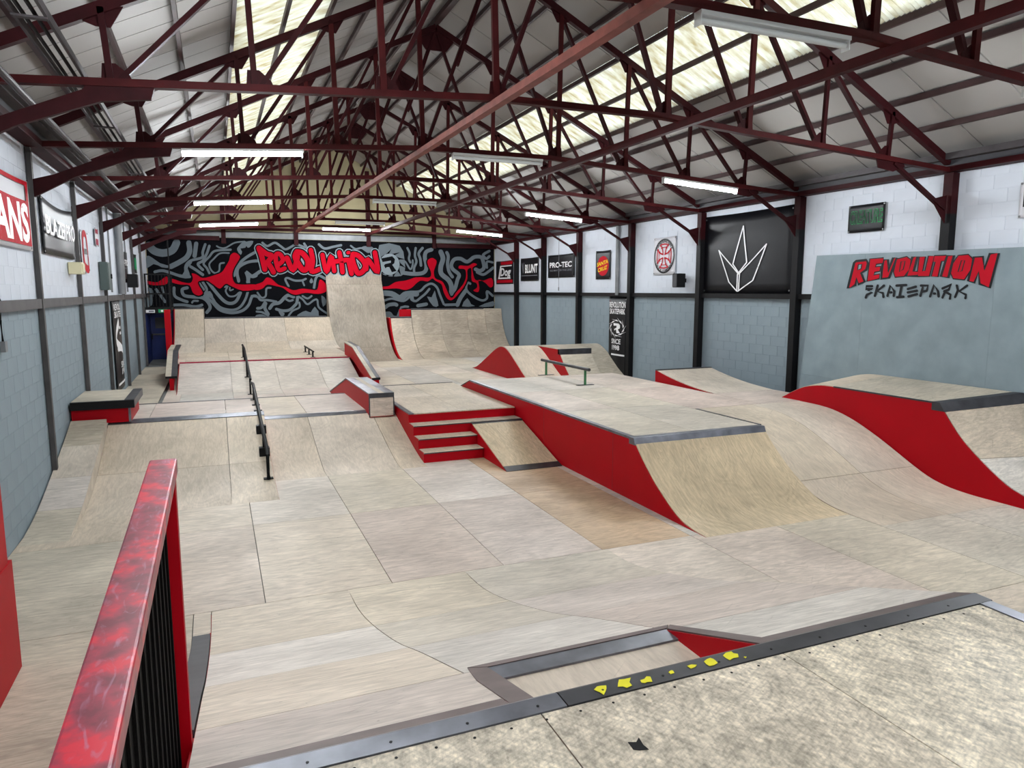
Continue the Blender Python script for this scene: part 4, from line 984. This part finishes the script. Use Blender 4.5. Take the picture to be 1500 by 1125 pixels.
# emblem: pale disc with a bold R and a ring of spikes
em = mural(3, 4)
spk = []
for k in range(11):
    a = k*2*math.pi/11+.2; r0, r1 = 128, 215
    if 2.3 < a % (2*math.pi) < 3.9: r1 = 150
    spk.append([(870+math.cos(a)*r0, 365+math.sin(a)*r0), (870+math.cos(a+.28)*r0*1.12, 365+math.sin(a+.28)*r0*1.12), (870+math.cos(a+.62)*r1, 365+math.sin(a+.62)*r1*.9), (870+math.cos(a+.5)*r0*1.1, 365+math.sin(a+.5)*r0*1.1), (870+math.cos(a+.55)*r0, 365+math.sin(a+.55)*r0)])
flat('emblem_spikes', spk, em, 'mural_black', mu)
flat('emblem_disc', [[(870+math.cos(k*math.pi/18)*128, 365+math.sin(k*math.pi/18)*135) for k in range(36)]], mural(3, 4.5), 'mural_light', mu)
flat('emblem_letter', [[(765,290),(905,262),(940,300),(932,350),(905,372),(960,450),(900,465),(868,400),(835,402),(820,418),(800,380),(815,362),(888,345),(888,318),(782,336)]], mural(3, 6.5), 'mural_black', mu)

# ------------------------------------------------------------------ banners on the side walls
def banner(name, label, wall, px4, mat, sag=.012, wrinkle=.02, group='wall banners'):
    """px4: photo corners left-top, right-top, right-bottom, left-bottom on the wall"""
    x = XR-.03 if wall == 'R' else XL+.03
    c = [at_x(*p, x) for p in px4]
    y0 = (c[0].y+c[3].y)/2; y1 = (c[1].y+c[2].y)/2; zt = (c[0].z+c[1].z)/2; zb_ = (c[2].z+c[3].z)/2
    sgn = -1 if wall == 'R' else 1
    t = thing(name, label, 'banner', (x, (y0+y1)/2, zb_), group)
    rn = random.Random(label); n, m = 14, 8; mb = MB(); ph = [rn.uniform(0, 6) for _ in range(4)]
    def off(u, v): return wrinkle*.5*(1+math.sin(u*9+ph[0]+v*3)*.5+math.sin(v*7+ph[1]-u*4)*.5)*math.sin(math.pi*u)*math.sin(math.pi*min(1, v+.1))
    vs = []
    for j in range(m+1):
        for i in range(n+1):
            u, v = i/n, j/m
            vs.append((x+sgn*(.004+off(u, v)), y0+(y1-y0)*u, zb_+(zt-zb_)*v-sag*math.sin(math.pi*u)*v))
    mb.add(vs, [(j*(n+1)+i, j*(n+1)+i+1, (j+1)*(n+1)+i+1, (j+1)*(n+1)+i) for j in range(m) for i in range(n)])
    o = obj('sheet', mb, mat, t, smooth=True, recalc=False)
    sd = o.modifiers.new('thick', 'SOLIDIFY'); sd.thickness = .003; sd.offset = 0
    def mp(q, lift=.004): return (x+sgn*(.004+off(q[0], q[1])+lift), y0+(y1-y0)*q[0], zb_+(zt-zb_)*q[1]-sag*math.sin(math.pi*min(1, max(0, q[0])))*q[1])
    for u in (.03, .97):
        for v in (.04, .96): p = Vector(mp((u, v), .002)); obj('eyelet', MB().tube([p, p+Vector((sgn*.006, 0, 0))], .018, 8), 'grey_metal', o)
    return o, mp
def rect(u0, u1, v0, v1, n=8): return [[(u0+(u1-u0)*i/n, v0), (u0+(u1-u0)*(i+1)/n, v0), (u0+(u1-u0)*(i+1)/n, v1), (u0+(u1-u0)*i/n, v1)] for i in range(n)]
def lift(mp, h): return lambda q: mp(q, h)
# left wall
t, mp = banner('banner', 'red and white banner with large white letters VANS, nearest on the left wall', 'L', [(-42, 216), (39, 268), (48, 366), (-42, 352)], 'vinyl_white', .03, .012)
flat('red_field', rect(.03, .96, .06, .70, 14), lift(mp, .012), 'print_red', t); flat('red_border', rect(.03, .96, .92, .98, 14)+rect(.91, .96, .70, .93, 2), lift(mp, .012), 'print_red', t)
text_on('lettering', 'VANS', lift(mp, .014), (.06, .93, .10, .66), 'white', t, .035)
t, mp = banner('banner', 'crumpled black banner lettered BLAZER PRO in white on the left wall', 'L', [(59, 290), (104, 306), (110, 380), (62, 371)], 'vinyl_black', .07, .04)
text_on('lettering', 'BLAZERPRO', lift(mp, .03), (.05, .97, .36, .70), 'white', t, .02)
t, mp = banner('banner', 'narrow white banner with a red emblem beside the cream alarm box', 'L', [(117, 336), (127, 340), (131, 399), (120, 395)], 'vinyl_white')
flat('red_emblem', stroke2d([(.2,.5),(.25,.85),(.5,.95),(.75,.85),(.8,.5)], .17)+stroke2d([(.2,.38),(.3,.12),(.8,.06),(.75,.35)], .2), lift(mp, .008), 'print_red', t)
flat('black_mark', rect(.35, .7, .42, .56, 3), lift(mp, .008), 'vinyl_black', t)
t, mp = banner('banner', 'small pink and white sign high on the left wall above the grey electrical cabinet', 'L', [(137, 334), (141.5, 335), (144.5, 361), (140, 360)], 'vinyl_white', 0, .005)
flat('pink_print', rect(.1, .9, .05, .4, 3)+rect(.1, .9, .7, .95, 3), lift(mp, .008), 'print_pink', t)
t, mp = banner('banner', 'black banner with white print PRO-TEC high on the far left wall', 'L', [(173, 365), (185, 370), (188, 409), (174, 408)], 'vinyl_black')
text_on('lettering', 'PRO-TEC', lift(mp, .010), (.22, .95, .5, .72), 'white', t, .03); flat('small_print', rect(.3, .85, .38, .42, 4), lift(mp, .010), 'print_grey', t)
t, mp = banner('banner', 'dark green banner at the far end of the left wall', 'L', [(195, 371), (199.5, 374), (200, 401), (196, 399)], 'vinyl_black'); flat('green_print', rect(.15, .85, .2, .8, 3), lift(mp, .008), 'exit_green', t)
# hanging drop banners beside the posts
t, mp = banner('drop_banner', 'tall narrow black banner lettered REVOLUTION SKATEPARK on the left wall', 'L', [(162.5, 437), (173.5, 437), (184, 569), (172, 570)], 'vinyl_black', 0, .05, 'drop banners')
text_on('lettering', 'REVOL', lift(mp, .012), (.15, .95, .87, .94), 'white', t, .022); text_on('lettering', 'SKATE', lift(mp, .012), (.15, .95, .79, .86), 'white', t, .022)
flat('emblem', stroke2d([(.55,.74),(.3,.66),(.2,.55),(.5,.47),(.75,.42)], .09)+rect(.55, .8, .66, .69, 2)+rect(.55, .8, .60, .63, 2)+stroke2d([(.3,.45),(.6,.44),(.8,.38)], .05), lift(mp, .012), 'white', t)
text_on('lettering', 'SINCE', lift(mp, .012), (.45, .95, .24, .31), 'white', t, .022); text_on('lettering', '1998', lift(mp, .012), (.5, .95, .16, .23), 'white', t, .022); flat('small_print', rect(.1, .95, .06, .085, 3), lift(mp, .012), 'white', t)
t, mp = banner('drop_banner', 'tall narrow black banner with white spiked R emblem on the right wall', 'R', [(892, 434), (917, 433), (917, 556), (892, 556)], 'vinyl_black', 0, .05, 'drop banners')
text_on('lettering', 'REVOLUTION', lift(mp, .012), (.04, .96, .86, .93), 'white', t, .022); text_on('lettering', 'SKATEPARK', lift(mp, .012), (.06, .94, .785, .85), 'white', t, .022)
ring = []
for k in range(10):
    a = k*2*math.pi/10; f_ = lambda a_, r: (.5+math.cos(a_)*r*.42, .62+math.sin(a_)*r*.098)
    ring.append([f_(a, .84), f_(a+.45, .86), f_(a+.95, 1.3), f_(a+.6, 1.0), f_(a+.3, 1.0)])
flat('emblem', ring, lift(mp, .012), 'white', t)
flat('emblem_letter', [[(.30,.675),(.62,.675),(.70,.655),(.70,.62),(.60,.605),(.72,.56),(.54,.56),(.50,.60),(.44,.60),(.40,.585),(.36,.605),(.52,.625),(.52,.648),(.32,.645)]], lift(mp, .012), 'white', t)
text_on('lettering', 'SINCE', lift(mp, .012), (.2, .75, .43, .49), 'white', t, .022); text_on('lettering', '1998', lift(mp, .012), (.25, .7, .355, .415), 'white', t, .022); flat('small_print', rect(.2, .95, .29, .31, 3), lift(mp, .012), 'white', t)
# right wall
t, mp = banner('banner', 'black and red banner with boxed white letters Dog, farthest on the right wall', 'R', [(727, 383), (752, 381), (752, 416), (727, 416)], 'vinyl_black')
flat('red_field', rect(.05, .97, .05, .18), lift(mp, .008), 'print_red', t); flat('red_field', rect(.3, .97, .84, .97), lift(mp, .008), 'print_red', t)
flat('white_frame', [[(.14,.22),(.86,.22),(.86,.28),(.14,.28)], [(.14,.22),(.22,.22),(.34,.80),(.26,.80)], [(.26,.75),(.92,.75),(.93,.80),(.26,.80)]], lift(mp, .010), 'white', t)
text_on('lettering', 'Dog', lift(mp, .012), (.28, .88, .24, .70), 'white', t, .03, .15)
t, mp = banner('banner', 'black banner lettered BLUNT in white on the right wall', 'R', [(763, 379), (789, 376), (789, 411), (763, 412)], 'vinyl_black')
text_on('lettering', 'BLUNT', lift(mp, .012), (.28, .96, .34, .72), 'white', t, .03); flat('fine_line', rect(.05, .95, .22, .25), lift(mp, .010), 'print_grey', t)
flat('claw_mark', stroke2d([(.10,.78),(.13,.55),(.17,.36)], .03)+stroke2d([(.2,.8),(.18,.55),(.17,.36)], .03), lift(mp, .010), 'print_grey', t)
t, mp = banner('banner', 'wide black banner lettered PRO-TEC in white on the right wall behind a pull cord', 'R', [(803, 374), (842, 371), (842, 406), (803, 407)], 'vinyl_black')
text_on('lettering', 'PRO-TEC', lift(mp, .012), (.08, .91, .44, .68), 'white', t, .028); text_on('small_print', 'NO MATTER THE LINE', lift(mp, .012), (.09, .91, .28, .36), 'print_grey', t, .01)
t, mp = banner('banner', 'upright black banner with red dot and yellow letters SANTA CRUZ', 'R', [(873, 368), (895, 366), (894, 409), (873, 409)], 'vinyl_black')
flat('red_dot', [[(.52+math.cos(k*math.pi/14)*.38, .47+math.sin(k*math.pi/14)*.35) for k in range(28)]], lift(mp, .008), 'print_red', t)
sl = lambda u, v: (u, v+(u-.5)*.8)
text_on('lettering', 'SANTA', lift(mp, .013), (.12, .86, .50, .64), 'print_yellow', t, .03, .1, sl); text_on('lettering', 'CRUZ', lift(mp, .013), (.18, .82, .30, .44), 'print_yellow', t, .03, .1, sl)
t, mp = banner('banner', 'white banner with black oval and red cross emblem on the right wall', 'R', [(959, 349), (991, 345), (989, 402), (957, 403)], 'vinyl_white')
ov = lambda r: [(.5+math.cos(k*math.pi/18)*.46*r, .5+math.sin(k*math.pi/18)*.46*r) for k in range(36)]
flat('black_oval', stroke2d(ov(.96), .05, False, True), lift(mp, .010), 'vinyl_black', t)
cr = []
for a0 in (0, 1, 2, 3):
    ca, sa = math.cos(a0*math.pi/2), math.sin(a0*math.pi/2); rt = lambda p: (.5+p[0]*ca-p[1]*sa, .5+p[0]*sa+p[1]*ca)
    for k_, w_ in ((1.0, .035), (.72, .02)):
        cr += stroke2d([rt((-.05*k_, .04)), rt((-.10*k_, .20*k_+.03)), rt((-.19*k_, .26*k_+.03)), rt((0, .30*k_+.02)), rt((.19*k_, .26*k_+.03)), rt((.10*k_, .20*k_+.03)), rt((.05*k_, .04))], w_, True)
flat('red_cross', cr, lift(mp, .010), 'print_red', t)
def arc_text(s, top):
    vs, fs, _ = text2d(s, .03)
    def wp(u, v):
        r = .36+v*.07 if top else .43-v*.07
        a = (math.pi*(.86-.72*u)) if top else (math.pi*(1.14+.72*u))
        return (.5+math.cos(a)*r, .5+math.sin(a)*r*1.0)
    return obj('lettering', MB().add([mp(wp(*q), .013) for q in vs], fs), 'vinyl_black', t, recalc=False)
arc_text('INDEPENDENT', True); arc_text('TRUCK COMPANY', False)
t, mp = banner('banner', 'big black banner with white line-drawn lotus emblem on the right wall', 'R', [(1031, 318), (1164, 300), (1164, 431), (1030, 430)], 'vinyl_black', .02, .035)
ze = lambda q: ((950+q[0]/2.727-1030.5)/133.5, (431-(250+q[1]/2.727))/131+.0)
def zl(*pts, w_=.013):
    out = []
    for a, b in zip(pts, pts[1:]): out += [(a[0]+(b[0]-a[0])*k/10, a[1]+(b[1]-a[1])*k/10) for k in range(10)]
    return stroke2d([ze(p) for p in out+[pts[-1]]], w_, False)
lines = zl((393,195),(412,355))+zl((393,195),(357,360))+zl((357,360),(382,400),(412,355))+zl((295,295),(382,405))+zl((295,295),(343,440),(378,482))+zl((486,283),(386,402))+zl((486,283),(440,435),(382,482))+zl((378,405),(378,482))+zl((386,405),(385,480))
flat('emblem_lines', lines, lift(mp, .014), 'white', t)
t, mp = banner('banner', 'small black banner with green outlined letters CREATURE above the wall ride', 'R', [(1244, 303), (1298, 295), (1295, 337), (1242, 342)], 'vinyl_black', 0, .03)
text_on('lettering', 'CREATURE', lift(mp, .010), (.06, .95, .30, .80), 'print_green', t, .03); text_on('lettering_fill', 'CREATURE', lift(mp, .016), (.07, .94, .32, .78), 'vinyl_black', t, .004)  # black print fills the letters inside their green outline
t, mp = banner('banner', 'white banner at the right edge of the view on the right wall', 'R', [(1495, 268), (1560, 258), (1560, 318), (1493, 315)], 'vinyl_white'); flat('black_print', rect(.1, .9, .3, .8), lift(mp, .008), 'vinyl_black', t)

# lettering painted on the wall ride
def wrp(q, lift_=.004):
    p = at_x(1230+q[0]/6.0, 350+q[1]/6.0, 11.12); x = wrx(p.z)-.003-lift_
    p = at_x(1230+q[0]/6.0, 350+q[1]/6.0, x); return (x, p.y, p.z)
RL = [[[(128,210),(145,195),(235,185),(250,215),(235,270),(190,300),(220,375),(165,400),(150,345),(140,405),(72,435)], [(165,225),(195,222),(188,262),(158,272)]],
 [[(270,178),(385,170),(378,210),(320,218),(312,250),(358,245),(350,280),(305,288),(295,322),(350,312),(345,345),(245,372)]],
 [[(385,185),(425,182),(425,290),(470,168),(505,165),(435,342),(368,350),(372,270)]],
 [[(505,180),(590,160),(625,185),(610,270),(565,325),(490,332),(478,290)], [(540,200),(575,195),(560,265),(525,290)]],
 [[(640,160),(685,155),(650,285),(700,282),(690,325),(585,327)]], [[(705,160),(750,156),(725,285),(755,280),(785,152),(830,150),(785,325),(690,325),(690,280)]],
 [[(835,152),(935,148),(920,190),(890,195),(860,330),(812,328),(845,200),(825,200)]], [[(945,148),(1005,145),(955,340),(890,330)]],
 [[(1045,150),(1130,140),(1165,175),(1150,270),(1095,355),(1000,345),(980,300),(1000,215)], [(1070,190),(1100,188),(1075,280),(1040,290)]],
 [[(1180,160),(1260,155),(1270,270),(1320,130),(1400,125),(1320,430),(1230,395),(1222,290),(1185,385),(1130,370)]]]
for k_, g_ in enumerate(RL):
    o_ = g_[0]
    flat('letter_outline', stroke2d(o_, 22, False, True), lambda q: wrp(q, .003), 'vinyl_black', wr)
    flat('letter', [o_], lambda q: wrp(q, .005), 'print_red', wr)
    if len(g_) > 1:
        flat('letter_counter', [g_[1]], lambda q: wrp(q, .007), 'grey_ride', wr); flat('letter_outline', stroke2d(g_[1], 10, False, True), lambda q: wrp(q, .008), 'vinyl_black', wr)
SK = [[[(285,415),(235,415),(230,440),(290,440),(250,455),(285,468),(240,490),(230,515)]], [[(335,410),(310,500)], [(390,410),(330,460),(380,475),(385,510)]], [[(420,500),(445,410),(480,460),(475,500)], [(445,470),(455,470)]],
 [[(500,410),(585,405)], [(545,410),(525,510)], [(505,512),(560,508)]], [[(600,440),(670,420)], [(600,470),(680,455)], [(605,505),(680,485)]], [[(715,410),(775,410),(765,455),(720,465)], [(730,430),(710,500)]],
 [[(795,505),(830,405),(865,460),(870,505)], [(830,480),(838,480)]], [[(905,435),(985,400),(960,445),(920,460)], [(925,470),(905,515)], [(930,465),(975,490),(970,525)]], [[(1030,410),(1040,450),(1015,510)], [(1120,410),(1050,460),(1110,490),(1105,520)]]]
for g_ in SK:
    po = []
    for s_ in g_: po += stroke2d(s_, 22, False)
    flat('black_letter', po, lambda q: wrp(q, .004), 'vinyl_black', wr)

# ------------------------------------------------------------------ fittings on the walls
def wall_box(name, label, cat, wall, y0, y1, z0, z1, d, mat, knob=None):
    x = XL+.012 if wall == 'L' else XR-.012; s = 1 if wall == 'L' else -1
    t = thing(name, label, cat, (x, (y0+y1)/2, z0))
    a, b = sorted((x, x+s*d)); obj('case', MB().box(a, b, y0, y1, z0, z1), mat, t, bevel=.01)
    a, b = sorted((x+s*d, x+s*(d+.012))); cv = box('cover', mat, t, a, b, y0+.03, y1-.03, z0+.03, z1-.03)
    if knob: a, b = sorted((x+s*(d+.012), x+s*(d+.04))); box('latch', 'black', cv, a, b, y1-.10, y1-.06, (z0+z1)/2-.05, (z0+z1)/2+.05)
    return t
wall_box('electrical_cabinet', 'grey-green electrical cabinet on the left wall above the rail', 'cabinet', 'L', 17.55, 18.0, 2.95, 3.55, .16, 'green_box', True)
wall_box('alarm_box', 'small cream alarm box on the first far post of the left wall', 'alarm', 'L', 14.05, 14.35, 3.22, 3.42, .20, 'cream_plastic')
def speaker(label, p, wall, rot):
    t = thing('wall_speaker', label, 'speaker', p, 'wall speakers'); s = 1 if wall == 'L' else -1
    x, y, z = p
    cb_ = obj('cabinet', MB().prism([(x+s*.10, y-.13), (x+s*.34, y-.10), (x+s*.34, y+.10), (x+s*.10, y+.13)], 'Z', z, z+.36), 'black', t, bevel=.01)
    obj('grille', MB().prism([(x+s*.341, y-.09), (x+s*.352, y-.09), (x+s*.352, y+.09), (x+s*.341, y+.09)], 'Z', z+.02, z+.34), 'charcoal', cb_)
    a, b = sorted((x, x+s*.099)); box('bracket', 'black', t, a, b, y-.03, y+.03, z+.13, z+.23)
speaker('black wall speaker on the left wall below the black PRO-TEC banner', (XL+.012, 21.9, 3.02), 'L', 0)
speaker('black wall speaker on the right wall below the oval emblem banner', (XR-.012, 15.6, 3.02), 'R', 0)
tag(obj('downpipe', MB().tube([(XR-.10, 18.9, 2.80), (XR-.10, 18.9, 4.86)], .065, 12), 'grey_metal', smooth=True), 'grey downpipe on the right wall above the drop banner', 'pipe')
tag(obj('downpipe', MB().tube([(XL+.10, 20.6, 2.85), (XL+.10, 20.6, 4.86)], .09, 12), 'grey_metal', smooth=True), 'thick grey downpipe on the left wall above the drop banner', 'pipe')
pc = thing('pull_cord', 'thin pull cord hanging in front of the PRO-TEC banner', 'cord', (XR-.11, 22.9, 2.95))
obj('cord', MB().tube([(XR-.11, 22.9, 3.05), (XR-.11, 22.9, 5.3)], .008, 6), 'print_grey', pc); obj('handle', MB().tube([(XR-.11, 22.9, 2.93), (XR-.11, 22.9, 3.05)], .022, 8), 'grey_metal', pc)
sk = thing('wall_socket', 'grey socket on a black cable at the left edge of the left wall', 'socket', (XL+.02, 10.1, 2.3))
p0 = at_x(5, 508, XL+.03)
box('socket', 'grey_metal', sk, XL+.012, XL+.06, p0.y-.05, p0.y+.05, p0.z-.06, p0.z+.06)
obj('cable', MB().tube(cat3 if False else [(XL+.03, p0.y, p0.z+.06), (XL+.03, p0.y-.02, p0.z+.3), (XL+.03, p0.y+.06, p0.z+.5), (XL+.03, p0.y-.1, p0.z+.62)], .012, 6), 'black', sk, smooth=True)

# ------------------------------------------------------------------ balcony and doorway at the back left
mz = thing('balcony', 'dark balcony with black railing in the back left corner above the blue doorway', 'balcony', (-1.95, 28.3, 2.2))
box('deck', 'black', mz, XL+.02, -1.44, 27.75, YB-.03, 2.24, 2.34); box('fascia', 'black', mz, XL+.02, -1.44, 27.70, 27.75, 2.14, 2.36)
for x in (XL+.06, -1.48): box('rail_post', 'black', mz, x-.025, x+.025, 27.72, 27.77, 2.36, 3.52)
for z in (2.80, 3.47): hr = box('hand_rail', 'black', mz, XL+.09, -1.51, 27.725, 27.765, z, z+.05)
for k in range(8): x = XL+.16+k*.105; box('baluster', 'black', hr, x-.009, x+.009, 27.735, 27.755, 2.361, 3.46)
box('corner_column', 'black', mz, -1.47, -1.43, 27.8, 27.86, 2.35, 4.7)
s1 = thing('notice_sign', 'small white notice on the balcony edge', 'sign', (-2.2, 27.69, 2.2)); box('plate', 'white', s1, -2.25, -1.97, 27.685, 27.699, 2.17, 2.27); box('print', 'print_grey', s1, -2.16, -2.0, 27.682, 27.6848, 2.195, 2.245)
s2 = thing('exit_sign', 'green and white running-man exit sign on the balcony edge', 'sign', (-1.7, 27.69, 2.2)); box('plate', 'exit_green', s2, -1.86, -1.58, 27.685, 27.699, 2.17, 2.29)
for a, b in ((-1.78, -1.71), (-1.66, -1.62)): box('pictogram', 'white', s2, a, b, 27.682, 27.6848, 2.195, 2.265)
dr = struct(bpy.data.objects.new('door_1', None)); C.objects.link(dr); dr.location = (-1.95, 29.2, ZB); dr['_w'] = (-1.95, 29.2, ZB)
leaf = box('door_leaf', 'blue', dr, -2.30, -1.55, 29.30, 29.35, ZB, 2.12); box('door_frame', 'blue', dr, XL+.02, -2.31, 29.28, 29.40, ZB, 2.2); box('door_frame', 'blue', dr, -1.54, -1.44, 29.28, 29.40, ZB, 2.2); box('door_frame', 'blue', dr, -2.31, -1.54, 29.28, 29.40, 2.12, 2.2)
box('door_handle', 'black', leaf, -2.24, -2.20, 29.25, 29.30, 1.15, 1.35); box('push_bar', 'steel_dk', leaf, -2.2, -1.62, 29.25, 29.28, 1.30, 1.36)
box('door_panel', 'charcoal', leaf, -2.1, -1.7, 29.292, 29.30, 1.55, 1.95)
box('lobby_lining', 'blue', dr, XL+.015, XL+.03, 27.2, 29.28, ZB, 2.13)

for o in bpy.data.objects:
    if '_w' in o: del o['_w']
